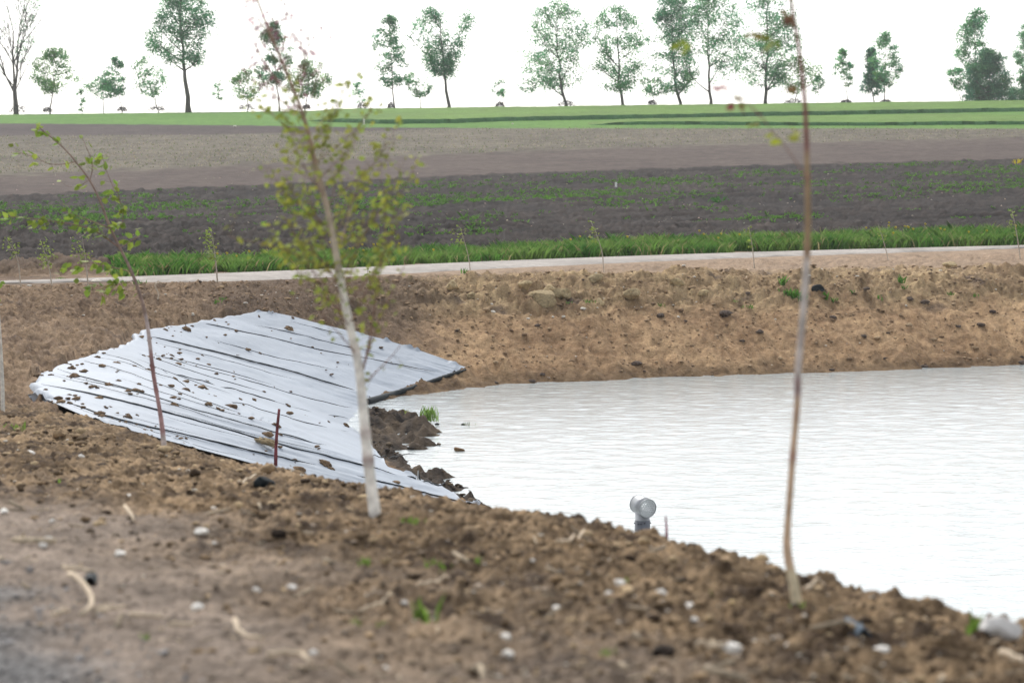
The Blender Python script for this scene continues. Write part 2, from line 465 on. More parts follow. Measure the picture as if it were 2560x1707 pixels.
# ------------------------------------------------------------------ materials
def mat(name, base=None, rough=.9, attr=True, noise=None, bump=None, spec=.2, metal=0, transl=0.0, mul=1.05):
    m = bpy.data.materials.new(name); m.use_nodes = True
    n = m.node_tree; N = n.nodes; L = n.links
    p = N['Principled BSDF']; p.inputs['Roughness'].default_value = rough
    p.inputs['Specular IOR Level'].default_value = spec; p.inputs['Metallic'].default_value = metal
    out = N['Material Output']
    tc = N.new('ShaderNodeNewGeometry')
    csrc = None
    if attr:
        a = N.new('ShaderNodeAttribute'); a.attribute_name = 'Col'; csrc = a.outputs['Color']
        if base is not None:
            mx = N.new('ShaderNodeMix'); mx.data_type = 'RGBA'; mx.blend_type = 'MULTIPLY'; mx.inputs[0].default_value = 1
            L.new(csrc, mx.inputs[6]); mx.inputs[7].default_value = (*base, 1); csrc = mx.outputs[2]
    else:
        c = N.new('ShaderNodeRGB'); c.outputs[0].default_value = (*base, 1); csrc = c.outputs[0]
    if mul != 1:
        mx = N.new('ShaderNodeMix'); mx.data_type = 'RGBA'; mx.blend_type = 'MULTIPLY'; mx.inputs[0].default_value = 1
        L.new(csrc, mx.inputs[6]); mx.inputs[7].default_value = (mul, mul, mul, 1); csrc = mx.outputs[2]
    if noise:
        for sc, lo, hi in noise:
            t = N.new('ShaderNodeTexNoise'); t.inputs['Scale'].default_value = sc; t.inputs['Detail'].default_value = 4
            L.new(tc.outputs['Position'], t.inputs['Vector'])
            mr = N.new('ShaderNodeMapRange'); mr.inputs[1].default_value = .3; mr.inputs[2].default_value = .7
            mr.inputs[3].default_value = lo; mr.inputs[4].default_value = hi
            L.new(t.outputs['Fac'], mr.inputs[0])
            mx = N.new('ShaderNodeMix'); mx.data_type = 'RGBA'; mx.blend_type = 'MULTIPLY'; mx.inputs[0].default_value = 1
            L.new(csrc, mx.inputs[6]); L.new(mr.outputs[0], mx.inputs[7]); csrc = mx.outputs[2]
    L.new(csrc, p.inputs['Base Color'])
    if bump:
        prev = None
        for sc, dist in bump:
            t = N.new('ShaderNodeTexNoise'); t.inputs['Scale'].default_value = sc; t.inputs['Detail'].default_value = 5
            L.new(tc.outputs['Position'], t.inputs['Vector'])
            b = N.new('ShaderNodeBump'); b.inputs['Distance'].default_value = dist; b.inputs['Strength'].default_value = 1
            L.new(t.outputs['Fac'], b.inputs['Height'])
            if prev: L.new(prev, b.inputs['Normal'])
            prev = b.outputs[0]
        L.new(prev, p.inputs['Normal'])
    if transl:
        tr = N.new('ShaderNodeBsdfTranslucent'); L.new(csrc, tr.inputs['Color'])
        ms = N.new('ShaderNodeMixShader'); ms.inputs[0].default_value = transl
        L.new(p.outputs[0], ms.inputs[1]); L.new(tr.outputs[0], ms.inputs[2]); L.new(ms.outputs[0], out.inputs['Surface'])
    return m
M_ground = mat('soil', rough=.95, noise=[(2.3, .8, 1.2), (28, .72, 1.25)], bump=[(9, .05), (45, .012)], spec=.12)
M_clod = mat('clod', rough=.95, noise=[(14, .65, 1.3), (60, .8, 1.2)], bump=[(40, .012)], spec=.1)
M_road = mat('road_dust', (.36, .33, .30), .95, attr=False, noise=[(.35, .82, 1.12), (2.5, .84, 1.14), (9, .86, 1.12)], bump=[(6, .03)], spec=.1)
M_leaf = mat('leaf', rough=.6, spec=.25, transl=.35)
M_tree = mat('tree_leaf', rough=.6, spec=.2, transl=.55, mul=2.5)
M_grass = mat('grass_blade', rough=.7, spec=.15, transl=.45, mul=1.25)
M_bark = mat('bark', rough=.9, noise=[(3, .75, 1.25)], spec=.1)
M_sapbark = mat('sapling_bark', rough=.7, noise=[(25, .75, 1.2)], bump=[(60, .004)], spec=.25)
M_stone = mat('stone', rough=.85, noise=[(20, .8, 1.15)], bump=[(50, .006)], spec=.2)
M_wood = mat('dead_wood', rough=.9, noise=[(30, .7, 1.2)], bump=[(70, .004)], spec=.1)
M_crop = mat('crop', rough=.85, noise=[(.12, .86, 1.12), (.9, .8, 1.15)], bump=[(1.4, .35)], spec=.1)
M_liner = mat('liner_sheet', (.30, .337, .385), .55, attr=False, noise=[(.6, .92, 1.06), (6, .95, 1.04)], bump=[(1.2, .05), (5, .012)], spec=.22)
M_black = mat('black_sheet', (.012, .017, .019), .6, attr=False, spec=.15)
M_galv = mat('galvanised_steel', (.36, .37, .38), .5, attr=False, noise=[(9, .82, 1.12)], spec=.5, metal=.55)
M_plate = mat('bright_steel_plate', (.50, .515, .52), .6, attr=False, noise=[(9, .88, 1.08)], spec=.4, metal=.2)
M_sleeve = mat('grey_sleeve', (.13, .14, .16), .5, attr=False, noise=[(14, .85, 1.12)], spec=.4)
M_bolt = mat('dark_bolt', (.03, .03, .035), .5, attr=False)
M_white = mat('white_paint', (.75, .75, .72), .6, attr=False, noise=[(30, .9, 1.05)])

def water_mat():
    m = bpy.data.materials.new('pond_water'); m.use_nodes = True
    n = m.node_tree; N = n.nodes; L = n.links
    p = N['Principled BSDF']
    p.inputs['Base Color'].default_value = (.44, .48, .48, 1)
    p.inputs['Roughness'].default_value = .07; p.inputs['IOR'].default_value = 1.33
    p.inputs['Specular IOR Level'].default_value = .5
    g = N.new('ShaderNodeNewGeometry')
    prev = None
    for sc, dist, sx in ((7.0, .012, .55), (19, .006, .7)):
        mp = N.new('ShaderNodeMapping'); mp.inputs['Scale'].default_value = (sx, 1, 1); mp.inputs['Rotation'].default_value = (0, 0, radians(-8))
        L.new(g.outputs['Position'], mp.inputs[0])
        t = N.new('ShaderNodeTexNoise'); t.inputs['Scale'].default_value = sc; t.inputs['Detail'].default_value = 3
        L.new(mp.outputs[0], t.inputs['Vector'])
        b = N.new('ShaderNodeBump'); b.inputs['Distance'].default_value = dist; b.inputs['Strength'].default_value = 1
        L.new(t.outputs['Fac'], b.inputs['Height'])
        if prev: L.new(prev, b.inputs['Normal'])
        prev = b.outputs[0]
    L.new(prev, p.inputs['Normal'])
    return m
M_water = water_mat()

# ------------------------------------------------------------------ ground: one sheet from the camera's feet to beyond the crest
def rows():
    r = [np.linspace(1.0, 6.8, 40)]
    for a, b, s in ((6.8, 29, .0026), (29, 52, .0030), (52, 76, .0013), (76, 122, .0035), (122, 362, .0055), (362, 1100, .06)):
        n = int(np.log(b / a) / s); r.append(np.geomspace(a, b, n, endpoint=False))
    return np.concatenate(r)
R = rows()
half = 1280 / F * 1.12
cs = np.linspace(-half, half, 770)
side = np.geomspace(half, 2.2, 26)[1:]
cs = np.concatenate([-side[::-1], cs, side])
XX = (cs[None, :] * R[:, None]); YY = np.broadcast_to(R[:, None], XX.shape)
gz, gc = land(XX.ravel(), YY.ravel())
V = np.stack([XX.ravel(), YY.ravel(), gz], -1)
ground = struct(np_mesh('ground', V, grid_faces(len(R), len(cs)), gc, M_ground))

# ------------------------------------------------------------------ water
rw = np.concatenate([np.geomspace(12, 27, 60, endpoint=False), np.geomspace(27, 78, 520, endpoint=False), np.geomspace(78, 130, 30)])
cw = np.concatenate([np.linspace(-.35, -.08, 20, endpoint=False), np.linspace(-.08, .24, 560, endpoint=False), np.linspace(.24, 1.6, 60)])
wx = cw[None, :] * rw[:, None]; wy = np.broadcast_to(rw[:, None], wx.shape)
wz = .5 * (.012 * gnoise(wx * .8 + .2 * wy, wy * 1.5, 81) + .016 * gnoise(wx * 1.5 - .2 * wy, wy * 3.2, 82) + .012 * gnoise(wx * 2.6, wy * 6.0, 83))
water = struct(np_mesh('water', np.stack([wx, wy, wz], -1).reshape(-1, 3), grid_faces(len(rw), len(cw)), None, M_water))

# ------------------------------------------------------------------ road
lo = resample(smooth_line(ROAD_LO[:, :2]), 300); hi = resample(smooth_line(ROAD_HI[:, :2]), 300)
tt = np.linspace(-.04, 1.04, 14)
RX = lo[:, None, 0] * (1 - tt) + hi[:, None, 0] * tt; RY = lo[:, None, 1] * (1 - tt) + hi[:, None, 1] * tt
edge = (np.abs(tt - .5) * 2)[None, :] ** 8
RX = RX; RY = RY + .35 * edge * gnoise(RX * .6, RY * .6, 91)
RZ = h_full(RX, RY) + .05 - .06 * edge + .03 * (1 - np.abs(tt - .5) * 2)[None, :]
struct(np_mesh('road', np.stack([RX, RY, RZ], -1).reshape(-1, 3), grid_faces(300, 14), None, M_road))

# ------------------------------------------------------------------ blades of grass and weeds
def blades(name, P, H, Wd, cols, lean=.35, mat_=M_grass, label=None, cat=None, per=1, seed=1):
    r = np.random.default_rng(seed)
    P = np.repeat(np.asarray(P), per, 0); n = len(P)
    H = np.repeat(np.broadcast_to(H, (n // per,)), per) * r.uniform(.55, 1.15, n)
    cols = np.repeat(cols, per, 0) * r.uniform(.7, 1.25, (n, 1))
    a = r.uniform(0, 2 * pi, n); ax = np.stack([np.cos(a), np.sin(a), np.zeros(n)], -1)
    b = r.uniform(0, 2 * pi, n); bx = np.stack([np.cos(b), np.sin(b), np.zeros(n)], -1)
    w = np.broadcast_to(Wd, (n,))[:, None] * r.uniform(.6, 1.3, (n, 1))
    off = bx * (r.uniform(0, 1, (n, 1)) * H[:, None] * .35) if per > 1 else 0
    B = P + off
    mid = B + np.array([0, 0, 1.]) * H[:, None] * .6 + bx * H[:, None] * lean * .35
    tip = B + np.array([0, 0, 1.]) * H[:, None] + bx * H[:, None] * lean
    V = np.stack([B - ax * w * .5, B + ax * w * .5, mid + ax * w * .4, tip, mid - ax * w * .4], 1).reshape(-1, 3)
    i = np.arange(n)[:, None] * 5
    Q = i + np.array([[0, 1, 2, 3, 4]])
    o = np_mesh(name, V, Q, np.repeat(cols, 5, 0), mat_, smooth=False)
    return stuff(o, label, cat)

def jit(c, n, v=.2, seed=0):
    r = np.random.default_rng(seed); return np.array(c) * (1 + v * r.normal(size=(n, 1))) * (1 + .5 * v * r.normal(size=(n, 3)))

# tall strip behind the road
n = 90000
s = rng.uniform(0, 1, n); q = rng.uniform(0, 1, n)
lineb = resample(smooth_line(ROAD_HI[3:, :2]), 600)
idx = (s * 599).astype(int)
base = lineb[idx]
tx = np.gradient(lineb, axis=0); tx /= np.linalg.norm(tx, axis=1)[:, None]
nrm = np.stack([-tx[:, 1], tx[:, 0]], -1)[idx]; nrm[nrm[:, 1] < 0] *= -1
depth = 4.6
B = base + nrm * (0.25 + q * depth)[:, None] + rng.normal(0, .2, (n, 2))
pxs = 1280 + F * B[:, 0] / B[:, 1]
keep = (pxs > 285 + 60 * gnoise(B[:, 0], B[:, 1], 95)) & (gnoise(B[:, 0] * .5, B[:, 1] * .5, 96) + .55 * gnoise(B[:, 0] * 2, B[:, 1] * 2, 98) > -.42)
B = B[keep]
hh = (.52 + .20 * fbm(B[:, 0] * .35, B[:, 1] * .35, 97, 2) + .16 * gnoise(B[:, 0] * 1.4, B[:, 1] * 1.4, 99))
hh = hh + .14 * np.maximum(0, gnoise(B[:, 0] * .9, B[:, 1] * .9, 100))
hh *= 1.0 + .36 * sstep(700, 2300, 1280 + F * B[:, 0] / B[:, 1])
hh *= sstep(270, 420, 1280 + F * B[:, 0] / B[:, 1]) * .5 + .5
g1 = sstep(-.5, .5, fbm(B[:, 0] * .5, B[:, 1] * .5, 101, 2))[:, None]
cg = np.array([.06, .165, .026]) * (1 - g1) + np.array([.155, .26, .058]) * g1
dry = (rng.uniform(0, 1, len(B)) < .09)[:, None]
cg = np.where(dry, np.array([.28, .24, .12]), cg)
Z = h_full(B[:, 0], B[:, 1])
blades('roadside_grass', np.column_stack([B, Z]), hh * .68, .045, cg, .75, label='tall green grass strip along the far side of the pale road', cat='grass', seed=3)
# yellow blossoms in the strip
k = rng.choice(len(B), 130, replace=False)
fl = MB()
for i in k:
    if gnoise(B[i:i+1, 0] * .22, B[i:i+1, 1] * .22, 103)[0] < .1: continue
    c = np.array([B[i, 0], B[i, 1], Z[i] + hh[i] * .95])
    fl.add(LUMPS[0] * .045 + c, ICO_F, (.55, .45, .03))
stuff(fl.build('yellow_flowers', M_leaf), 'small yellow flowers among the roadside grass', 'flowers')

# weeds over the dark field
n = 90000
wpx = rng.uniform(-200, 2760, n); wpy = rng.uniform(395, 610, n)
top = np.interp(wpx, [0, 640, 1280, 1900, 2560], [490, 463, 434, 413, 398]); bot = np.interp(wpx, [0, 300, 1280, 2560], [640, 640, 585, 545])
f_ = (wpy - top) / (bot - top)
ok = (f_ > .04) & (f_ < 1)
W3 = hit(wpx[ok], wpy[ok], 75); f_ = f_[ok]
nz = 1.5 * fbm(W3[:, 0] * .11, W3[:, 1] * .11, 111, 3) + .8 * gnoise((W3[:, 1] - .7 * W3[:, 0]) * .45, (W3[:, 0] + .7 * W3[:, 1]) * .03, 114) + .5 * gnoise(W3[:, 0] * .9, W3[:, 1] * .9, 115)
dens = .8 * np.exp(-((f_ - .33) / .28) ** 2) - .66
k = nz + dens > .12 + rng.uniform(-.25, .25, len(nz))
W3 = W3[k]; W3[:, 2] = h_full(W3[:, 0], W3[:, 1]) - .01
cw_ = np.array([.09, .21, .035]) + np.array([.055, .075, .02]) * rng.uniform(0, 1, (len(W3), 1))
blades('field_weeds', W3, .075 * rng.lognormal(0, .5, len(W3)), .065, cw_ * .8, .9, per=4, label='low green weeds scattered over the dark ploughed field', cat='weeds', seed=5)
# pale straw bits on the dark field and stubble stalks farther up
n = 900
spx = rng.uniform(-100, 2660, n); spy = rng.uniform(430, 600, n)
S3 = hit(spx, spy, 92); S3[:, 2] = h_full(S3[:, 0], S3[:, 1])
blades('straw_litter', S3[gnoise(S3[:, 0] * .2, S3[:, 1] * .2, 117) > .05], .06, .09, jit([.36, .30, .24], int((gnoise(S3[:, 0] * .2, S3[:, 1] * .2, 117) > .05).sum()), .15), 1.2, label='pale straw litter on the dark ploughed field', cat='straw', seed=6)
n = 15000
spx = rng.uniform(-150, 2700, n); spy = rng.uniform(320, 445, n)
S3 = hit(spx, spy, 120); e2 = band(S3[:, 0], S3[:, 1], B2); e3 = band(S3[:, 0], S3[:, 1], B3)
k = (e2 > 1 + 4 * gnoise(S3[:, 0] * .2, S3[:, 1] * .2, 118)) & (e3 < 0); S3 = S3[k]; S3[:, 2] = h_full(S3[:, 0], S3[:, 1])
cst = np.where(rng.uniform(0, 1, (len(S3), 1)) < .3, np.array([.13, .16, .07]), np.array([.27, .235, .175]))
blades('crop_stubble', S3, .13, .09, cst, .8, label='pale stubble stalks on the upper field', cat='stubble', seed=8)

# ------------------------------------------------------------------ wheat blocks below the skyline
def wheat(name, front_px, back_px, hgt, label, seed):
    A = resample(line_world(front_px), 420)
    Bk = resample(line_world(back_px), 420) if back_px[0][1] > 290 else None
    if Bk is None:
        Bk = A / A[:, 1:2] * 341.0
    nt_ = 46
    T = np.linspace(0, 1, nt_) ** 1.5
    X_ = A[:, None, 0] * (1 - T) + Bk[:, None, 0] * T; Y_ = A[:, None, 1] * (1 - T) + Bk[:, None, 1] * T
    Y_[:, 0] += .5 * gnoise(X_[:, 0] * .5, Y_[:, 0] * .0, seed)
    G = h_base(X_, Y_)
    Hn = hgt * (1 + .12 * gnoise(X_ * .6, Y_ * .6, seed + 1) + .12 * gnoise(X_ * .12, Y_ * .12, seed + 2))
    endf = np.minimum(1, np.linspace(0, 1, 420) * 14)[:, None]
    Zt = G + Hn * endf * (1 - sstep(.75, 1, T))[None, :] + .02
    m_ = fbm(X_ * .1, Y_ * .04, seed + 3, 3)[..., None]
    ct = np.array([.105, .195, .030]) * (1 - .25 * m_) + np.array([.03, .03, .012]) * np.clip(m_, 0, 1)
    V = np.stack([X_, Y_, Zt], -1)
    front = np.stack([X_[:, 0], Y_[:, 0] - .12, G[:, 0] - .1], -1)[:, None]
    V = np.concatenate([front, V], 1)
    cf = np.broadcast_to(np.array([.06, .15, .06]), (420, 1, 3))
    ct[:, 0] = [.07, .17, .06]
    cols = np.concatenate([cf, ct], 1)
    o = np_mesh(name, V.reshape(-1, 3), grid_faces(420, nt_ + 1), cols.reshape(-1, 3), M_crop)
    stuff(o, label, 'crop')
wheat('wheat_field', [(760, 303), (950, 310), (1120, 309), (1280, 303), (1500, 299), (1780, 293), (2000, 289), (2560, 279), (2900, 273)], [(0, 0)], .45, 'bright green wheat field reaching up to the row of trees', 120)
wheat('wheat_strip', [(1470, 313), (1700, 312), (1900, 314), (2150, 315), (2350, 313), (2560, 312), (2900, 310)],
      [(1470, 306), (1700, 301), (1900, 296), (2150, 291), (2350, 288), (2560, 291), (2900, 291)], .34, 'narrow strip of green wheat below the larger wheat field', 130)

# ------------------------------------------------------------------ grey liner on the pond's end slope
hL = h_full(LW[..., 0], LW[..., 1])
S_, T_ = np.meshgrid(np.linspace(0, 1, NS), np.linspace(0, 1, NT), indexing='ij')
v = np.linspace(0, len(LR) - 1, NS)[:, None]
tm = T_ * 12
wr = .026 * gnoise(v * 2.2 + .3 * gnoise(tm * .3, v, 141), tm * .28, 142) + .016 * gnoise(v * 6, tm * .5, 143) + .006 * gnoise(v * 14, tm * 1.2, 144)
wr *= 1 - .8 * sstep(7.2, 8, v)
gath = sstep(.78, 1.0, T_) * sstep(4.4, 5.5, v)
wr += gath * .07 * gnoise(v * 9, tm * .25, 145)
bury = sstep(.0, .03, T_ - .02 * (gnoise(v * 5, tm * 0, 146) + .3)) 
Lz = LW[..., 2] + .035 + wr - .35 * (1 - bury)
Lz = np.where(bury > .9, np.maximum(Lz, hL + .02), Lz)
liner = empty('pond_liner', tuple(LW[60, 60]))
tag(liner, 'large light grey plastic liner sheet on the pond end slope', 'liner')
LV = np.stack([LW[..., 0], LW[..., 1], Lz], -1)
org = np.array(liner.location)
np_mesh('sheet', LV.reshape(-1, 3) - org, grid_faces(NS, NT), None, M_liner, parent=liner)
def on_liner(px, py):
    w = hit([px], [py], 30, 90)[0]
    j = np.argmin((LV[..., 0] - w[0]) ** 2 + (LV[..., 1] - w[1]) ** 2)
    q = LV.reshape(-1, 3)[j]
    return np.array([w[0], w[1], q[2]])
SEAMS = [(z6([(880, 308), (1220, 370), (1480, 440), (1700, 480), (2000, 545)]), 3.0),
         (z6([(690, 380), (1000, 450), (1300, 530), (1640, 628)]), 4.6),
         (z6([(700, 465), (1000, 540), (1300, 625), (1620, 710)]), 2.6),
         (z6([(740, 535), (1000, 600), (1300, 690), (1600, 758)]), 3.4),
         (z6([(470, 455), (600, 490), (720, 560), (1000, 660), (1300, 758), (1600, 815)]), 2.4),
         (z6([(350, 480), (500, 520), (700, 590), (900, 660), (1100, 730)]), 2.0),
         (z6([(270, 530), (500, 600), (800, 690), (1100, 780), (1500, 880)]), 3.6),
         (z6([(190, 595), (400, 635), (800, 740), (1200, 850), (1650, 965), (1820, 1020)]), 5.4),
         (z6([(250, 688), (330, 690), (500, 755), (800, 825), (1150, 910), (1450, 975)]), 5.0),
         (z6([(1640, 1022), (1900, 1085), (2200, 1165)]), 5.0),
         (z6([(1700, 930), (1900, 985)]), 3.0),
         (z6([(1870, 1030), (2080, 1085)]), 5.0)]
for line, wpx_ in SEAMS:
    P = resample(smooth_line(line), 46)
    Wp = np.array([on_liner(a, b) for a, b in P])
    for _ in range(2): Wp[1:-1, 2] = (Wp[:-2, 2] + Wp[1:-1, 2] + Wp[2:, 2]) / 3
    Wp[:, 1] += .05 * gnoise(np.arange(46) * .5, np.full(46, wpx_), 147)
    tap = np.minimum(1, np.minimum(np.arange(46), 45 - np.arange(46)) / 5 + .15)
    r_ = .5 * wpx_ * Wp[:, 1] / F * tap * (1 + .35 * gnoise(np.arange(46) * .8, np.full(46, 3.3 + wpx_), 148))
    m = MB(); m.tube(Wp + np.array([0, 0, .012]), r_ * .8, 6)
    m.build('seam', M_black, liner)
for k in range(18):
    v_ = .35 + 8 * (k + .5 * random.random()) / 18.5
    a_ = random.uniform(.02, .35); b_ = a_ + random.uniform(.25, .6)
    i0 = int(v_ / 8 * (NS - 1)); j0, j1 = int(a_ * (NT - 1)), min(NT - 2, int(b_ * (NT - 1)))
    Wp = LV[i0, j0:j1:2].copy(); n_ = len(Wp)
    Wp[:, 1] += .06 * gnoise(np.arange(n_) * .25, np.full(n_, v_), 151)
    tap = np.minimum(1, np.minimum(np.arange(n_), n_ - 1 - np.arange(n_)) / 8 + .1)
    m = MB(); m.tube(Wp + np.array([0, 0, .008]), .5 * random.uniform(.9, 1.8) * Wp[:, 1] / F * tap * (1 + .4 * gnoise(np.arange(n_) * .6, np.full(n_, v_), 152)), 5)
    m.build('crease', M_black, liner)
ed = resample(smooth_line([(915, 1006), (960, 993), (1040, 968), (1090, 950), (1130, 936), (1163, 926)]), 40)
E3 = hit(ed[:, 0], ed[:, 1] + 2, 30, 90); E3[:, 2] += .03
m = MB(); rr = (.085 + .03 * gnoise(np.arange(40) * .6, np.zeros(40), 149)) * np.linspace(1, .45, 40)
m.tube(E3, rr, 9); m.build('rolled_edge', M_black, liner)

# ------------------------------------------------------------------ clods and stones
def stuff_lumps(name, px, py, size_px, cols, Dmin, label, cat, squash=.7, sink=.25, seed=1, mat_=M_clod):
    r = np.random.default_rng(seed)
    P = hit(px, py, Dmin); P[:, 2] = h_full(P[:, 0], P[:, 1])
    n = len(P); sz = size_px * P[:, 1] / F * .5
    li = r.integers(0, len(LUMPS), n); a = r.uniform(0, 2 * pi, n)
    V = np.array(LUMPS)[li]
    V = V * np.stack([r.uniform(.8, 1.3, n), r.uniform(.8, 1.3, n), r.uniform(.55, 1, n) * squash], -1)[:, None, :] * sz[:, None, None]
    ca, sa = np.cos(a)[:, None], np.sin(a)[:, None]
    V = np.stack([V[..., 0] * ca - V[..., 1] * sa, V[..., 0] * sa + V[..., 1] * ca, V[..., 2]], -1)
    V = V + P[:, None, :] + np.array([0, 0, 1.]) * (sz * (squash - sink) * .5)[:, None, None]
    nv = len(ICO_V)
    Q = (np.arange(n)[:, None, None] * nv + ICO_F[None]).reshape(-1, 3)
    return stuff(np_mesh(name, V.reshape(-1, 3), Q, np.repeat(cols, nv, 0), mat_, smooth=False), label, cat)
n = 12000
cpx = rng.uniform(-80, 2640, n)
ctop = np.interp(cpx, [0, 410, 700, 930, 1300, 1560, 1990, 2560], [1030, 1120, 1165, 1222, 1300, 1318, 1415, 1545])
cpy = ctop + 4 + (rng.uniform(0, 1, n) ** 1.5) * (1720 - ctop)
Pn = hit(cpx, cpy, 4, 30)
ok = (crest_d(Pn[:, 0], Pn[:, 1]) > -3.2 + rng.normal(0, .5, n)) & (Pn[:, 1] < 28)
cpx, cpy = cpx[ok], cpy[ok]; n = len(cpx)
szp = np.clip(rng.lognormal(np.log(8.5), .62, n), 3.5, 46)
t = rng.uniform(0, 1, (n, 1)) ** 1.3
cc = np.array([.038, .025, .016]) * (1 - t) + np.array([.34, .243, .146]) * t
tn_ = rng.uniform(0, 1, (n, 1)) < .12; cc = np.where(tn_, np.array([.40, .30, .18]), cc)
pl_ = rng.uniform(0, 1, (n, 1)) < .04; cc = np.where(pl_, np.array([.5, .46, .39]), cc); szp = np.where(pl_[:, 0], np.minimum(szp, 14), szp)
stuff_lumps('soil_clods', cpx, cpy, szp, cc, 4, 'loose brown soil clods covering the near bank', 'soil', seed=21)
# pebbles on the track
n = 2600
cpx = rng.uniform(-60, 2620, n); cpy = rng.uniform(1300, 1720, n)
Pn = hit(cpx, cpy, 4, 30); ok = crest_d(Pn[:, 0], Pn[:, 1]) < -2.0
grv = crest_d(Pn[:, 0], Pn[:, 1]) < -4.1
ok &= grv | (rng.uniform(0, 1, n) < .35)
cpx, cpy, grv = cpx[ok], cpy[ok], grv[ok]; n = len(cpx)
cc = np.where(grv[:, None], np.array([.25, .24, .235]), np.array([.26, .21, .16])) * rng.uniform(.45, 1.5, (n, 1))
stuff_lumps('gravel', cpx, cpy, np.clip(rng.lognormal(np.log(11), .4, n), 5, 28), cc, 4, 'grey gravel and grit on the track in the foreground', 'gravel', seed=22)
n = 330
cpx = rng.uniform(-60, 2620, n); cpy = np.interp(cpx, [0, 930, 1560, 2560], [1060, 1240, 1340, 1570]) + rng.uniform(0, 1, n) ** .8 * 480
Pn = hit(cpx, np.minimum(cpy, 1715), 4, 29); Pn = Pn[Pn[:, 1] < 27]; Pn[:, 2] = h_full(Pn[:, 0], Pn[:, 1]) + .012
n = len(Pn); a = rng.uniform(0, pi, n); L_ = rng.lognormal(np.log(.022), .5, n); Wd_ = L_ * rng.uniform(.08, .22, n)
d_ = np.stack([np.cos(a), np.sin(a), rng.normal(0, .25, n)], -1); s_2 = np.stack([-np.sin(a), np.cos(a), np.zeros(n)], -1); up_ = np.array([0, 0, 1.])
c8 = []
for sa in (-1, 1):
    for sb, uu in ((-1, 0), (1, 0), (.6, 1), (-.6, 1)):
        c8.append(Pn + d_ * (sa * L_)[:, None] + s_2 * (sb * Wd_)[:, None] + up_ * (uu * Wd_ * 1.2)[:, None])
V = np.stack(c8, 1); Q8 = np.array([[0, 1, 2, 3], [7, 6, 5, 4], [0, 4, 5, 1], [1, 5, 6, 2], [2, 6, 7, 3], [3, 7, 4, 0]])
stuff(np_mesh('plant_litter', V.reshape(-1, 3), (np.arange(n)[:, None, None] * 8 + Q8[None]).reshape(-1, 4), np.repeat(np.array([.40, .33, .24]) * rng.uniform(.5, 1.25, (n, 1)), 8, 0), M_wood, smooth=False), 'pale chips of straw and root scattered over the near bank', 'litter')
# far bank
n = 7000
cpx = rng.uniform(-60, 2640, n); lo_ = np.interp(cpx, [0, 640, 1165, 1280, 2560], [940, 776, 925, 950, 908]); hi_ = np.interp(cpx, [0, 640, 900, 1280, 2560], [715, 715, 712, 694, 668])
cpy = hi_ + (rng.uniform(0, 1, n) ** 2.6) * (lo_ - hi_)
P_ = hit(cpx, cpy, 30, 110); ok = ~inside(P_[:, 0], P_[:, 1], LINER_POLY)
cpx, cpy = cpx[ok], cpy[ok]; n = len(cpx)
t = rng.uniform(0, 1, (n, 1))
cc = np.array([.17, .11, .068]) * (1 - t) + np.array([.38, .275, .17]) * t
dk = rng.uniform(0, 1, (n, 1)) < .04; cc = np.where(dk, np.array([.07, .05, .042]), cc)
wt = rng.uniform(0, 1, (n, 1)) < .04; cc = np.where(wt, np.array([.55, .52, .46]), cc)
stuff_lumps('bank_clods', cpx, cpy, np.clip(rng.lognormal(np.log(3.9), .55, n), 2, 20), cc, 30, 'lumps of clay and small stones on the far bank', 'soil', seed=23)
# mud lumps at the toe of the liner
mp = []
for a, b, r_, hgt in MUD:
    for _ in range(26):
        mp.append((a + random.gauss(0, 20 * r_ * 1.7), b + random.gauss(0, 6.5 * r_) + 3))
mp = np.array(mp); Pm = hit(mp[:, 0], mp[:, 1], 30, 80)
okm = ~inside(Pm[:, 0], Pm[:, 1], LINER_POLY); mp = mp[okm]
zz = h_full(*hit(mp[:, 0], mp[:, 1], 30, 80)[:, :2].T); mp = mp[zz > .0]
t = rng.uniform(0, 1, (len(mp), 1)) ** 2
stuff_lumps('mud_clods', mp[:, 0], mp[:, 1], np.clip(rng.lognormal(np.log(6.5), .5, len(mp)), 3, 18), np.array([.03, .025, .022]) * (1 - t) + np.array([.15, .11, .07]) * t, 30, 'dark wet mud clods along the waterline beside the liner', 'mud', seed=24)

def single_lump(name, P, size, seed, colour, mat_, label, cat, group=None, sq=.7, yaw=0, fine=False, ax=(1, 1)):
    o = empty(name, tuple(P)) if False else None
    V = lump(seed, .4, ICO3_V if fine else None) * np.array([ax[0], ax[1], sq]) * size * .5
    ca, sa = cos(yaw), sin(yaw)
    V = np.stack([V[:, 0] * ca - V[:, 1] * sa, V[:, 0] * sa + V[:, 1] * ca, V[:, 2]], -1)
    m = MB(); m.add(V, ICO3_F if fine else ICO_F, colour)
    o = m.build(name, mat_, None, smooth=False)
    o.location = (P[0], P[1], P[2] + size * .5 * sq * (.85 if cat in ('stone', 'rock') and P[1] < 29 else .45))
    return tag(o, label, cat, group)
def h_lift(X, Y):
    return h_base(X, Y) + .05 * (Y < 29)
def land_pt(px, py, Dmin=4):
    p = hit([px], [py], Dmin, hf=h_lift if px > 2280 else h_base)[0]; p[2] = float(h_full(p[0:1], p[1:2])[0]); return p
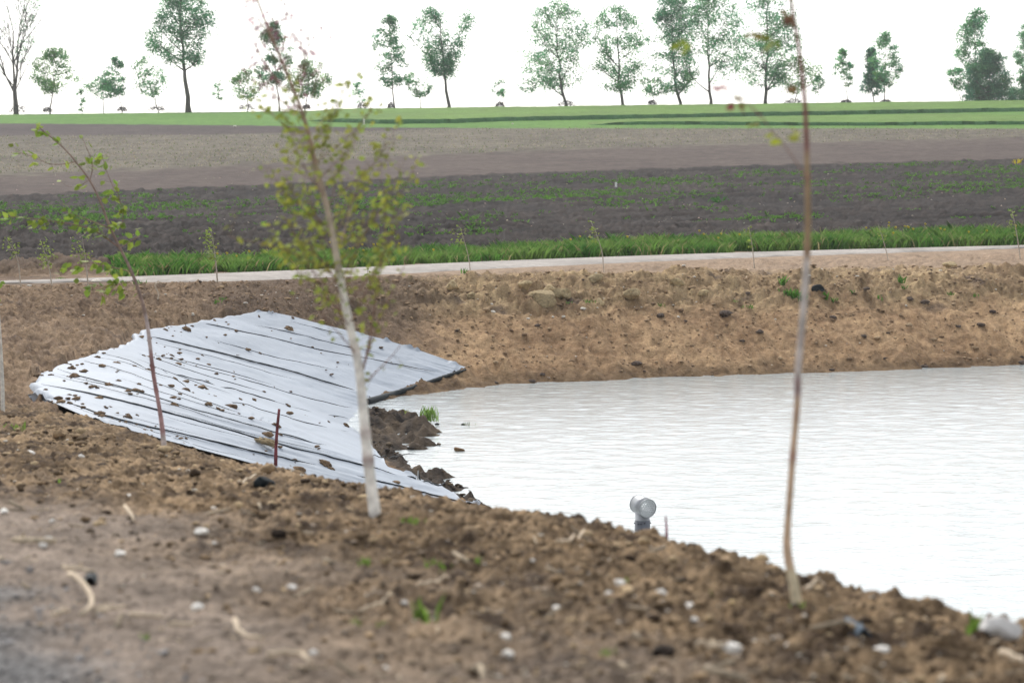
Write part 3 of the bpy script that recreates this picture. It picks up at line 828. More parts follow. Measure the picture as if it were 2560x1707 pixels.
# named stones: px, py, width px, (label or None)
ST = [(327, 1252, 44, 'white rounded stone on the brown soil, largest of those left of the birch'),
      (294, 1157, 18, None), (536, 1269, 18, None), (501, 1338, 36, 'white three cornered stone on the soil left of the birch foot'),
      (118, 1366, 30, None), (110, 1380, 26, None), (297, 1386, 32, None), (493, 1523, 34, 'round white stone alone on the smooth brown track'), (729, 1469, 30, None),
      (11, 1288, 24, None), (131, 1307, 20, None), (536, 1362, 16, None), (784, 1637, 28, None), (1263, 1603, 44, None), (1268, 1638, 40, None),
      (642, 1481, 26, None), (1827, 1612, 66, 'large pale grey stone at the edge of the smooth track on the right'), (1650, 1503, 34, None), (1662, 1517, 26, None), (1724, 1512, 36, None), (1737, 1545, 26, None),
      (1522, 1482, 24, None), (1552, 1463, 28, None), (2200, 1613, 50, 'pale oval stone beside the blue grey scrap on the right'), (2284, 1530, 18, None),
      (1332, 1422, 14, None), (1930, 1603, 20, None), (1968, 1605, 22, None), (2421, 1580, 18, None), (1830, 1525, 24, 'yellowish stone left of the leaning sapling foot'),
      (71, 1135, 26, None), (203, 1147, 18, None), (880, 1338, 18, None), (863, 1340, 14, None), (1396, 1530, 24, None), (960, 1660, 28, None), (1010, 1490, 18, None)]
for i, (a, b, w, lab) in enumerate(ST):
    p = land_pt(a, b); sz = w * p[1] / F
    c = (.78, .75, .69) if 'yellow' not in (lab or '') else (.45, .33, .17)
    c = np.array(c) * random.uniform(.8, 1.12)
    single_lump('stone', p, sz, 300 + i, c, M_stone, lab or 'small whitish stone lying loose on the brown near bank', 'stone', 'white stones on the near bank', sq=.62, yaw=i * 1.3)
p = land_pt(2490, 1562); single_lump('rock', p, 100 * p[1] / F, 377, (.62, .60, .57), M_stone, 'big angular white rock at the right edge of the near bank', 'rock', None, .55, .2, True, (1.1, .6))
for i, (a, b, w, lab) in enumerate([(1655, 1633, 62, 'black clod in a hollow of the smooth track on the right'), (2060, 1560, 46, 'dark clod beside the pale stones right of the leaning sapling'),
                                   (2400, 1502, 42, 'dark brown clod sticking up on the bank crest beside a green shoot'), (1375, 1500, 40, 'dark flat clod on the soil midway between the two big saplings'),
                                   (690, 1345, 40, 'dark clod behind the smooth track below the birch foot'), (1035, 1250, 34, 'dark red brown clod on the crest right of the birch'), (650, 1160, 30, 'dark clod on the crest just left of the red stake')]):
    p = land_pt(a, b); single_lump('clod', p, w * p[1] / F, 400 + i, (.03, .022, .017), M_clod, lab, 'clod', None, .7, i)
# rock in the water
x, y = atz(1147, 1126, 0.0)
single_lump('rock', (x, y, -.03), 25 * y / F, 431, (.16, .095, .045), M_stone, 'small brown rock standing alone in the water near the mud', 'rock', None, .75, .4, True)

# clods lying on the liner
CL = [(860, 350, 70), (1330, 342, 80), (930, 465, 32), (1005, 408, 22), (950, 385, 20), (1140, 432, 40), (1195, 450, 26), (790, 465, 44), (1345, 292, 26), (985, 300, 30), (1190, 285, 22), (840, 305, 40), (760, 350, 34),
      (540, 500, 64), (450, 470, 60), (690, 540, 74), (620, 520, 46), (700, 515, 50), (805, 570, 46), (955, 582, 42), (950, 615, 30), (985, 650, 32), (830, 645, 34), (500, 605, 66), (590, 635, 60), (545, 580, 44), (640, 598, 40), (420, 612, 38), (320, 650, 36),
      (800, 700, 64), (965, 685, 40), (1005, 712, 40), (1105, 665, 34), (1170, 672, 44), (1325, 698, 40), (1270, 795, 62), (1405, 740, 52), (1590, 788, 50), (590, 750, 44), (630, 742, 30), (340, 560, 90), (390, 535, 60), (330, 525, 70), (305, 505, 46), (210, 625, 40), (320, 686, 50),
      (440, 740, 44), (855, 848, 26), (665, 818, 24), (1500, 972, 110), (1120, 698, 22), (1200, 765, 20), (1510, 768, 24), (990, 470, 18), (1075, 540, 14), (1215, 525, 12), (1485, 460, 10), (1260, 605, 12), (740, 605, 34), (730, 490, 40), (660, 470, 36), (1355, 830, 20), (1060, 706, 22)]
LL = {0: 'dark brown soil heap on the upper left part of the grey liner', 1: 'long low soil heap near the top right edge of the grey liner', 49: 'straw coloured heap half hidden behind the near crest on the liner', 35: 'brown clod on the liner just behind the red stake', 36: 'clod on the liner left of the birch stem near the mud'}
for i, (a, b, w) in enumerate(CL):
    px_, py_ = a / 1.8375, 640 + b / 1.8375; wpx_ = w / 1.8375 * .64
    P0 = on_liner(px_, py_); sc = P0[1] / F
    m = MB(); rr = np.random.default_rng(500 + i)
    k = 7 + int(wpx_ / 2)
    W_ = wpx_ * sc
    def slope(q, gx, gy):
        q = q.copy(); q[:, 2] += h_base(P0[0] + q[:, 0], P0[1] + q[:, 1]) - h_base(P0[0], P0[1]); return q
    q = lump(520 + i, .5, ICO3_V, 2.6) * np.array([.42, .50, .26]) * W_
    m.add(slope(q, 0, 0), ICO3_F, (.15, .10, .062))
    for j in range(k):
        g = rr.normal(size=2) * np.array([.20, .28]) * W_
        g = np.clip(g, -.42 * W_, .42 * W_)
        s_ = W_ * rr.uniform(.07, .17)
        tcol = rr.uniform(0, 1)
        q = LUMPS[rr.integers(0, 14)] * np.array([1, 1, .75]) * s_ + np.array([g[0], g[1], 20 * W_ * .01 * max(0, 1 - (np.hypot(*g) / (.45 * W_)) ** 2)])
        m.add(slope(q, 0, 0), ICO_F, np.array([.095, .062, .038]) * (1 - tcol) + np.array([.23, .16, .095]) * tcol)
    o = m.build('soil_heap', M_clod, None, smooth=False); o.location = tuple(P0)
    tag(o, LL.get(i, 'small brown soil crumbs lying on the grey liner'), 'soil heap', 'soil heaps on the grey liner')
vi = rng.integers(4, NS - 4, 520); ti = (rng.uniform(0, 1, 520) ** 1.8 * .9 * NT).astype(int).clip(4, NT - 4)
pc_ = LV[vi, ti] + rng.normal(0, .06, (520, 3)) * np.array([1, 1, 0]); kk = gnoise(pc_[:, 0] * .8, pc_[:, 1] * .5, 153) > .12; pc_ = pc_[kk]
sz_ = rng.lognormal(np.log(.026), .5, len(pc_))
V = (np.array(LUMPS)[rng.integers(0, 14, len(pc_))] * sz_[:, None, None]) * np.array([1.2, 1.2, .6]) + pc_[:, None, :] + np.array([0, 0, .012])
cc_ = np.array([.10, .066, .042]) + np.array([.12, .085, .05]) * rng.uniform(0, 1, (len(pc_), 1))
stuff(np_mesh('soil_crumbs', V.reshape(-1, 3), (np.arange(len(pc_))[:, None, None] * len(ICO_V) + ICO_F[None]).reshape(-1, 3), np.repeat(cc_, len(ICO_V), 0), M_clod, smooth=False), 'tiny soil crumbs sprinkled over the grey liner', 'soil')
x, y, z_ = on_liner(1222 / 1.8375, 640 + 892 / 1.8375)
m = MB(); rr = np.random.default_rng(9)
for j in range(14):
    a = rr.uniform(-.6, .6); c = np.array([rr.normal() * .05, rr.normal() * .05, .04 + rr.uniform(0, .07)])
    dvec = np.array([cos(a), sin(a), -.3]) * .1
    m.tube([c - dvec, c + dvec], .015, 5, np.array([.42, .33, .2]) * rr.uniform(.6, 1.2))
o = m.build('straw_bundle', M_wood); o.location = (x, y, z_); tag(o, 'small striped bundle of straw on the liner left of the red stake', 'straw')

# ------------------------------------------------------------------ dead sticks on the near bank
STK = [([(158, 1446), (234, 1460)], 13, 'straight pale stick by a dark scrap on the far left track'),
       ([(174, 1473), (212, 1506), (231, 1533), (229, 1560), (204, 1580)], 17, 'bent hook shaped pale stick on the track at far left'),
       ([(239, 1572), (275, 1560), (310, 1555)], 15, 'pale stick just right of the hooked stick'),
       ([(133, 1578), (170, 1566)], 15, 'short pale stick end just left of the hooked stick'),
       ([(326, 1569), (365, 1573), (408, 1571)], 14, 'flat pale stick on the left track, third from the hooked stick'),
       ([(424, 1595), (484, 1589)], 13, 'faint pale stick on the left track, farthest right of its row'),
       ([(588, 1585), (593, 1612), (615, 1626), (658, 1633)], 16, 'forked pale stick shaped like an L on the smooth track'),
       ([(669, 1668), (751, 1665), (778, 1688)], 17, 'curved pale stick at the bottom edge of the track'),
       ([(1045, 1473), (1085, 1465), (1121, 1455)], 13, 'straight white stick on the soil below the birch foot'),
       ([(898, 1548), (945, 1540), (985, 1529)], 12, 'thin pale stick on the track near green sprouts'),
       ([(313, 1296), (325, 1310), (335, 1325)], 11, 'short white stick pointing down below the largest white stone'),
       ([(1392, 1402), (1427, 1383), (1460, 1364)], 10, 'slanting pale stick on the bank left of the steel pipe'),
       ([(1740, 1650), (1780, 1647), (1819, 1647)], 16, 'pale stick along the front edge on the right'),
       ([(2505, 1624), (2560, 1652)], 22, 'thick pale stick at the right edge of the picture'),
       ([(2012, 1500), (2058, 1487)], 14, 'short pale stick at the foot of the leaning sapling'),
       ([(595, 1230), (620, 1220), (640, 1212)], 8, 'thin pale twig leaning on the black plastic scrap')]
for line, w, lab in STK:
    P = resample(line, 9)
    W3 = np.array([land_pt(a, b) for a, b in P])
    zt = np.array([W3[:, 2].max() * .4 + W3[:, 2] * .6]).ravel()
    W3[:, 2] = zt + w * W3[:, 1] / F * .85 + .022
    m = MB(); r_ = w * W3[:, 1] / F * .42 * np.linspace(1, .75, 9) * (1 + .12 * gnoise(np.arange(9) * .9, np.full(9, w), 150))
    m.tube(W3, r_, 7, np.array([.56, .46, .34]))
    o = m.build('dead_stick', M_wood); tag(o, lab, 'stick', 'dead sticks on the near bank')
# black plastic scrap, blue grey scrap
def scrap(px, py, wpx, hpx, mat_, label):
    p = land_pt(px, py); s_ = p[1] / F
    V = []; nu, nv = 16, 8
    for i in range(nu):
        for j in range(nv):
            u = i / (nu - 1) - .5; w_ = j / (nv - 1)
            V.append((u * wpx * s_, w_ * .22, hpx * s_ * cos(u * pi * .95) * (1 - .5 * w_) + .02 * sin(7 * u + 3 * w_)))
    m = MB(); m.add(V, grid_faces(nu, nv))
    o = m.build('plastic_scrap', mat_); o.location = tuple(p + np.array([0, 0, .0])); tag(o, label, 'scrap')
    sol = o.modifiers.new('thick', 'SOLIDIFY'); sol.thickness = .004
p = land_pt(655, 1222); single_lump('plastic_scrap', p + np.array([0, 0, .02]), 60 * p[1] / F, 481, (1, 1, 1), M_black, 'arched scrap of black plastic on the near bank left of the birch', 'scrap', None, .62, .1, True, (1, .5))
scrap(214, 1470, 56, 10, M_black, 'flat dark plastic scrap on the track at far left')
M_blue = mat('blue_grey_scrap', (.11, .14, .17), .8, attr=False, spec=.1)
scrap(2150, 1590, 56, 5, M_blue, 'flat blue grey scrap on the soil right of the leaning sapling')
p = land_pt(2046, 738, 45); single_lump('plastic_scrap', p, 36 * p[1] / F, 482, (1, 1, 1), M_black, 'black plastic scrap in a hollow at the top of the far bank', 'scrap', None, .7, .3, True, (1, .6))

# ------------------------------------------------------------------ small tufts
def tuft(px, py, wpx, hpx, nb, colour, label, cat='grass tuft', name='grass_tuft', Dmin=4, group=None, z0=None, lean=.5, leafw=.18):
    if z0 is None: p = land_pt(px, py, Dmin)
    else:
        x, y = atz(px, py, z0); p = np.array([x, y, z0])
    s_ = p[1] / F; m = MB(); r = np.random.default_rng(int(px * 7 + py))
    for i in range(nb):
        b = np.array([r.normal() * .28 * wpx * s_, r.normal() * .28 * wpx * s_, -.01])
        H = hpx * s_ * r.uniform(.5, 1.1); a = r.uniform(0, 6.28); d = np.array([cos(a), sin(a), 0]); sd_ = np.array([-sin(a), cos(a), 0])
        w_ = hpx * s_ * leafw * r.uniform(.6, 1.2)
        ln = r.uniform(.2, 1) * lean * H
        V = [b - sd_ * w_ * .4, b + sd_ * w_ * .4, b + d * ln * .35 + sd_ * w_ * .5 + np.array([0, 0, H * .6]), b + d * ln + np.array([0, 0, H]), b + d * ln * .35 - sd_ * w_ * .5 + np.array([0, 0, H * .6])]
        m.add(V, [(0, 1, 2, 3, 4)], np.array(colour) * r.uniform(.7, 1.3))
    o = m.build(name, M_grass, None, smooth=False); o.location = tuple(p)
    return tag(o, label, cat, group)
TF = [(1031, 1308, 50, 30, 26, 'bright green grass tuft right of the birch foot'), (911, 1408, 30, 30, 14, None), (1088, 1415, 60, 34, 22, None), (1110, 1436, 34, 26, 12, None), (1061, 1555, 44, 80, 9, 'tall thin green sprouts on the track below the birch'),
      (952, 1562, 34, 34, 12, None), (885, 1552, 24, 30, 10, None), (1634, 1380, 30, 26, 12, 'yellow green sprout on the crest beside the dark red peg'), (1566, 1412, 24, 24, 10, None), (1772, 1482, 28, 26, 12, None), (2428, 1545, 26, 75, 12, 'upright green shoot beside the dark clod on the right crest'), (1520, 1505, 46, 24, 12, None),
      (1570, 1450, 36, 30, 10, None), (1518, 1640, 40, 26, 10, None), (2000, 1530, 40, 24, 10, None), (40, 1075, 50, 26, 16, None), (365, 1603, 22, 24, 8, None), (160, 1205, 36, 22, 10, None), (1195, 1400, 26, 26, 8, None), (2277, 1700, 30, 22, 9, None)]
for a, b, w, h_, nb, lab in TF:
    tuft(a, b, w, h_, nb, (.13, .215, .04), lab or 'small green sprouts in the brown soil of the near bank', group='green sprouts on the near bank')
FT = [(1955, 718, 14, 26, 12), (1985, 745, 40, 26, 30), (2010, 752, 26, 20, 20), (1968, 740, 22, 22, 16), (2062, 748, 24, 22, 18), (2085, 752, 16, 16, 12), (1874, 768, 24, 12, 14), (1655, 764, 22, 12, 12), (1475, 764, 26, 12, 14), (1425, 766, 14, 10, 8), (1840, 755, 20, 10, 10), (2200, 742, 16, 18, 10), (2250, 710, 20, 22, 14), (2260, 725, 12, 14, 8),
      (2375, 735, 20, 14, 12), (2440, 738, 14, 12, 8), (2130, 742, 12, 16, 8), (560, 752, 20, 14, 16), (545, 762, 16, 14, 10), (343, 715, 22, 18, 22), (312, 712, 20, 16, 14), (150, 702, 18, 12, 12), (1160, 684, 10, 18, 8), (1120, 696, 40, 6, 14), (700, 708, 30, 7, 12)]
for i, (a, b, w, h_, nb) in enumerate(FT):
    tuft(a, b, w, h_, nb, (.075, .17, .03), {1: 'largest clump of green weeds on the far bank beside the black scrap', 19: 'dark green weed clump on the near side of the road at left'}.get(i, 'small clump of green weeds growing on the far bank'), 'weeds', 'weed_clump', 40, 'green weed clumps on the far bank', lean=.8)
tuft(1793, 505, 34, 18, 40, (.05, .15, .03), 'dark green weed clump alone in the ploughed field', 'weeds', 'weed_clump', 80, lean=.9)
tuft(2545, 408, 14, 16, 16, (.5, .42, .03), 'yellow flowering weed at the right end of the ploughed field', 'weeds', 'weed_clump', 80, lean=.9)
tuft(1072, 1052, 40, 40, 60, (.17, .27, .06), 'light green reed tuft at the water end of the mud spit', 'reeds', 'reed_tuft', z0=.12, lean=.45, leafw=.07)
tuft(1012, 1038, 22, 18, 20, (.22, .26, .07), 'short yellow green grass on the back of the mud spit', 'grass tuft', z0=.25, leafw=.1)
tuft(1168, 1064, 34, 14, 16, (.12, .16, .06), 'sparse green blades in the water right of the mud spit', 'reeds', 'reed_tuft', z0=.0, leafw=.07)
x, y = atz(1158, 1062); single_lump('mud_clod', (x, y, -.02), 14 * y / F, 451, (.03, .03, .025), M_clod, 'small black mud clod in the water beside sparse reeds', 'clod', None, .7)
x, y = atz(1092, 1062); single_lump('mud_clod', (x, y, -.02), 12 * y / F, 452, (.03, .03, .025), M_clod, 'small black mud clod at the tip of the mud spit', 'clod', None, .9)

# ------------------------------------------------------------------ perforated steel overflow pipe in the pond
x, y = atz(1606, 1325)
sp = y / F
pipe = empty('overflow_pipe', (x, y, 0)); tag(pipe, 'grey steel overflow pipe with perforated drum head standing in the water', 'pipe')
Lp = np.array(pipe.location)
def cyl_wall(m, a, b, R_, th, sides=40, col=None):
    """open pipe wall with thickness from a to b"""
    a = np.array(a, float); b = np.array(b, float); t = (b - a) / np.linalg.norm(b - a)
    u = np.cross(t, [0, 0, 1.]); 
    if np.linalg.norm(u) < .1: u = np.cross(t, [1., 0, 0])
    u /= np.linalg.norm(u); w = np.cross(u, t)
    V = []
    for c, r_ in ((a, R_), (b, R_), (b, R_ - th), (a, R_ - th)):
        for k in range(sides):
            an = 2 * pi * k / sides; V.append(c + r_ * (u * cos(an) + w * sin(an)))
    Q = []
    for q in range(4):
        q2 = (q + 1) % 4
        for k in range(sides):
            k2 = (k + 1) % sides; Q.append((q * sides + k, q * sides + k2, q2 * sides + k2, q2 * sides + k))
    m.add(V, Q, col); return u, w, t
RR = 18.4 * sp; HR = 23.6 * sp
ztop = (1325 - 1264) * sp
m = MB(); cyl_wall(m, Lp + [0, 0, -.6], Lp + [0, 0, ztop - HR * .55], RR, .006); m.build('riser', M_galv, pipe)
m = MB(); cyl_wall(m, Lp + [0, 0, -.4], Lp + [0, 0, 26 * sp], RR + .007, .012)
m.build('sleeve', M_sleeve, pipe)
for k, (an, zz) in enumerate([(-2.15, 18), (-1.80, 18.5), (-1.35, 20.5), (-.12, 19), (3.3, 19), (-1.72, 4.5)]):
    c = Lp + np.array([(RR + .008) * cos(an), (RR + .008) * sin(an), zz * sp]); d = np.array([cos(an), sin(an), 0])
    m = MB(); m.tube([c - d * .004, c + d * .012], .0105, 6); m.build('bolt', M_bolt, pipe, smooth=False)
yaw = radians(24)
axd = np.array([sin(yaw), -cos(yaw), -.10]); axd /= np.linalg.norm(axd)
ctr = Lp + np.array([0.012, 0, ztop]); fr = ctr + axd * .15; bk_ = ctr - axd * .17
m = MB(); u, w, t = cyl_wall(m, bk_, fr, HR, .005, 48); m.build('drum', M_galv, pipe)
m = MB(); cyl_wall(m, fr - axd * .006, fr + axd * .006, HR + .004, .010, 48); cyl_wall(m, bk_ - axd * .006, bk_ + axd * .006, HR + .004, .010, 48); m.build('rim', M_galv, pipe)
def plate(c):
    m = MB(); hexr = .0225
    for i in range(-9, 10):
        for j in range(-9, 10):
            px_ = hexr * sqrt(3) * (i + .5 * (j & 1)); py_ = hexr * 1.5 * j
            if sqrt(px_ ** 2 + py_ ** 2) > HR - .028: continue
            V = []
            for k in range(12):
                an = 2 * pi * k / 12 + pi / 6
                rh = hexr * (1 if k % 2 == 0 else cos(pi / 6)); V.append(c + u * (px_ + rh * cos(an)) + w * (py_ + rh * sin(an)))
            for k in range(12):
                an = 2 * pi * k / 12 + pi / 6; V.append(c + u * (px_ + (.0085) * cos(an)) + w * (py_ + (.0085) * sin(an)))
            m.add(V, [(k, (k + 1) % 12, 12 + (k + 1) % 12, 12 + k) for k in range(12)])
    V = []
    for r_ in (HR - .003, HR - .034):
        for k in range(48):
            an = 2 * pi * k / 48; V.append(c - t * .003 + r_ * (u * cos(an) + w * sin(an)))
    m.add(V, [(k, (k + 1) % 48, 48 + (k + 1) % 48, 48 + k) for k in range(48)])
    return m.build('perforated_plate', M_plate, pipe, smooth=False)
plate(fr - axd * .004)

# ------------------------------------------------------------------ leaves
def leaf(m, c, d, nrm_, L, Wd, col):
    d = d / (np.linalg.norm(d) + 1e-9); s_ = np.cross(d, nrm_); s_ /= (np.linalg.norm(s_) + 1e-9); up = np.cross(s_, d)
    V = [c, c + d * L * .3 + s_ * Wd * .5 + up * L * .05, c + d * L * .65 + s_ * Wd * .38 + up * L * .04, c + d * L, c + d * L * .65 - s_ * Wd * .38 + up * L * .04, c + d * L * .3 - s_ * Wd * .5 + up * L * .05]
    m.add(V, [(0, 1, 2, 3), (0, 3, 4, 5)], col)
def twig_pts(p0, p1, sag, n=7, r=None):
    p0 = np.array(p0); p1 = np.array(p1); r = r or rng
    j = r.normal(0, .012 * np.linalg.norm(p1 - p0), (n, 3)); j[0] = 0
    t = np.linspace(0, 1, n)[:, None]
    return p0 * (1 - t) + p1 * t + j + np.array([0, 0, 1.]) * sag * np.sin(t * pi)

# saplings on the near bank, each from its stem line (photo pixels at the stem's distance)
def near_sapling(name, label, stem, D, width, colfun, branches, leafspecs, seed, bark=M_sapbark, rings=None, leafcol=(.2, .3, .05), L=.055, cat='sapling'):
    r = np.random.default_rng(seed)
    base = land_pt(stem[0][0], stem[0][1])
    root = empty(name, tuple(base)); tag(root, label, cat, 'young saplings planted on the near bank')
    D = base[1] if D is None else D
    S = resample(smooth_line(stem), 60)
    DD = D + .04 * np.sin(np.linspace(0, 5, 60)) + np.linspace(0, .25, 60)
    P = np.array([at(a, b, e) for (a, b), e in zip(S, DD)])
    P = np.vstack([P[0] + (P[0] - P[1]) * .8 - np.array([0, 0, .05]), P])
    yy = np.concatenate([[S[0, 1]], S[:, 1]])
    wpx_ = np.interp(-yy, [-a for a, _ in width], [b for _, b in width])
    Rr = wpx_ * D / F * .5
    if rings:
        for ry in rings: Rr = Rr * (1 + .16 * np.exp(-((yy - ry) / 7.0) ** 2))
    cols = np.array([colfun(a, r) for a in yy])
    if rings:
        for ry in rings:
            k = np.exp(-((yy - ry) / 8.0) ** 2)[:, None]; cols = cols * (1 - .6 * k) + np.array([.2, .08, .08]) * .6 * k
    m = MB(); m.tube(P, Rr, 10, cols); m.build('stem', bark, root)
    bm_ = MB(); lf = MB()
    for line, wpx0, wpx1, dd, leaves in branches:
        top_ = line[0][1] < 330 and L < .05 and bark is M_sapbark and name == 'birch_sapling'
        leaves = int(leaves * (1.7 if name == 'leaning_sapling' else .8 if top_ else 1))
        lc_ = (.30, .12, .17) if top_ else leafcol; Ls = L * (.7 if top_ else 1)
        Q = resample(smooth_line(line), 24)
        j = np.argmin((S[:, 0] - Q[0, 0]) ** 2 + (S[:, 1] - Q[0, 1]) ** 2)
        d0 = P[j + 1, 1]
        B = np.array([at(a, b, d0 + dd * k / 23) for k, (a, b) in enumerate(Q)])
        bm_.tube(B, np.linspace(wpx0, wpx1, 24) * D / F * .36, 6, np.array([.22, .13, .10]))
        for _ in range(leaves):
            k = int(r.integers(3, 24)); c = B[k] + r.normal(0, .03, 3)
            d = np.array([-.8 + r.normal() * .6, r.normal() * .6, -.2 + r.normal() * .6])
            bm_.tube([B[k], c], .0012, 3, np.array([.16, .12, .05]), caps=False)
            leaf(lf, c, d, r.normal(size=3), Ls * r.uniform(.7, 1.25), Ls * .62 * r.uniform(.7, 1.2), np.array(lc_) * r.uniform(.6, 1.35) * np.array([r.uniform(.85, 1.15), 1, 1]))
    for (a, b, sx, sy, n_, colr) in leafspecs:
        for _ in range(n_):
            c = np.array(at(a + r.normal() * sx, b + r.normal() * sy, D + r.normal() * .12 + .15))
            d = np.array([-.8 + r.normal() * .5, r.normal() * .5, -.15 + r.normal() * .5])
            leaf(lf, c, d, r.normal(size=3), L * r.uniform(.7, 1.3), L * .6 * r.uniform(.7, 1.2), np.array(colr or leafcol) * r.uniform(.65, 1.3))
            j = np.argmin(np.abs(S[:, 1] - (b + 25)))
    if bm_.n: bm_.build('branch', bark, root)
    if lf.n: lf.build('foliage', M_leaf, root, smooth=False)
    return root

# the birch
def birch_col(y, r):
    if y > 690: return np.array([.80, .77, .70]) * r.uniform(.85, 1.08)
    t = np.clip((690 - y) / 330, 0, 1)
    return np.array([.58, .52, .42]) * (1 - t) + np.array([.36, .25, .18]) * t
stemB = [(938, 1288), (925, 1190), (914, 1090), (905, 990), (896, 900), (878, 830), (862, 760), (850, 690), (836, 610), (822, 530), (800, 455), (785, 395), (772, 340), (758, 285), (738, 235), (712, 170), (680, 95), (650, 20), (630, -40)]
br = []
rb = np.random.default_rng(77)
def auto_branches(stem, y0, y1, n_, len0, len1, dirs, leaves, w0=4.5):
    out = []
    S = resample(smooth_line(stem), 200)
    for i in range(n_):
        y = y0 + (y1 - y0) * (i + rb.uniform(0, .8)) / n_
        k = np.argmin(np.abs(S[:, 1] - y)); p = S[k]
        f_ = (y - y1) / (y0 - y1); Lg = len1 + (len0 - len1) * f_
        Lg *= rb.uniform(.65, 1.15)
        dx = dirs[i % len(dirs)] * rb.uniform(.8, 1.2)
        e = p + np.array([dx, -1.0]) / sqrt(dx * dx + 1) * Lg
        mid = (p + e) / 2 + np.array([dx * .16 * Lg, -.02 * Lg])
        out.append(([tuple(p), tuple(mid), tuple(e)], w0 * (.6 + .5 * f_), 1.2, rb.normal() * .35, int(leaves * Lg / 240 * rb.uniform(.7, 1.3))))
    return out
br += auto_branches(stemB, 830, 330, 32, 320, 190, [-.62, .48, -1.0, .66, -.35, .25, .9], 34)
br += [([(905, 935), (925, 850), (935, 770), (955, 650), (965, 560), (960, 470)], 9, 2, .1, 46), ([(893, 888), (850, 835), (815, 800), (795, 765)], 6, 2, -.2, 8), ([(910, 960), (950, 920), (985, 885), (1010, 850)], 5, 2, .2, 5),
       ([(905, 930), (950, 790), (1000, 690), (1030, 620)], 6, 2, .3, 22), ([(870, 790), (820, 720), (770, 660), (700, 610)], 6, 2, .1, 34), ([(850, 700), (760, 640), (660, 610), (570, 590)], 5, 2, -.3, 26)]
br += auto_branches(stemB, 320, 60, 14, 230, 160, [-.75, .30, -.55, .15], 26, 4.5)
br += [([(747, 275), (690, 200), (620, 90), (560, 0)], 4, 2, .2, 22), ([(735, 240), (765, 150), (740, 80), (700, -10)], 4, 2, -.2, 18), ([(760, 290), (680, 240), (600, 170), (545, 130)], 4, 2, .3, 18)]
near_sapling('birch_sapling', 'white stemmed birch sapling with yellow green leaves left of centre on the near bank', stemB, None,
             [(1288, 32), (1190, 28), (1000, 24), (880, 22), (700, 19), (560, 15), (400, 12), (285, 9.5), (100, 7), (-40, 6)], birch_col, br, [], 31, rings=[880, 1085, 1150], leafcol=(.29, .335, .06), L=.036)

# the tall thin sapling on the right
def sapA_col(y, r):
    t = lambda a, b: np.clip((y - a) / (b - a), 0, 1)
    if y > 1430: c = np.array([.62, .53, .36])
    elif y > 980: c = np.array([.56, .40, .27])
    elif y > 640: c = np.array([.54, .49, .45])
    elif y > 380: c = np.array([.34, .24, .14])
    else: c = np.array([.24, .11, .09])
    return c * r.uniform(.85, 1.1)
stemA = [(1992, 1512), (1985, 1455), (1970, 1400), (1966, 1350), (1974, 1250), (1983, 1120), (1994, 1010), (1994, 935), (2002, 850), (2010, 760), (2018, 640), (2020, 540), (2018, 430), (2016, 330), (2012, 250), (2006, 190), (1996, 110), (1984, 45), (1977, 0), (1968, -60)]
near_sapling('tall_sapling', 'tall thin nearly leafless sapling leaning slightly, rightmost on the near bank', stemA, None,
             [(1512, 29), (1400, 24), (1300, 18), (1000, 16), (700, 18), (500, 15), (330, 12), (150, 10), (-60, 8)], sapA_col,
             [([(2012, 440), (1975, 380), (1935, 335), (1895, 285), (1850, 245), (1800, 222)], 5, 1.5, .3, 0), ([(1990, 70), (1950, 60), (1890, 85)], 3, 1.5, -.2, 0), ([(2005, 200), (1975, 160), (1930, 120), (1900, 100)], 3, 1.2, .2, 0), ([(1920, 310), (1800, 180), (1712, 112)], 3, 1.2, .4, 0)],
             [(1724, 116, 12, 7, 6, (.26, .33, .05)), (1890, 92, 9, 5, 4, (.2, .18, .05)), (1928, 108, 9, 5, 4, (.26, .3, .06)), (1942, 124, 7, 5, 3, (.2, .3, .05)), (1858, 254, 8, 6, 4, (.16, .13, .05)), (1815, 225, 9, 3, 3, (.28, .07, .09)), (1842, 262, 6, 3, 2, (.25, .08, .08)),
              (1985, 48, 5, 8, 3, (.13, .07, .05)), (1962, 40, 9, 3, 3, (.2, .14, .06)), (1938, 338, 6, 3, 3, (.33, .38, .04)), (1955, 351, 6, 3, 3, (.33, .38, .04)), (2002, 338, 3, 6, 3, (.3, .32, .05)), (2002, 170, 4, 10, 1, (.12, .06, .05)), (1992, 218, 6, 3, 2, (.25, .14, .06)), (1895, 310, 5, 2, 2, (.25, .25, .05))],
             32, rings=[640, 855, 890, 955, 1040, 1140, 540, 440, 980], L=.042)
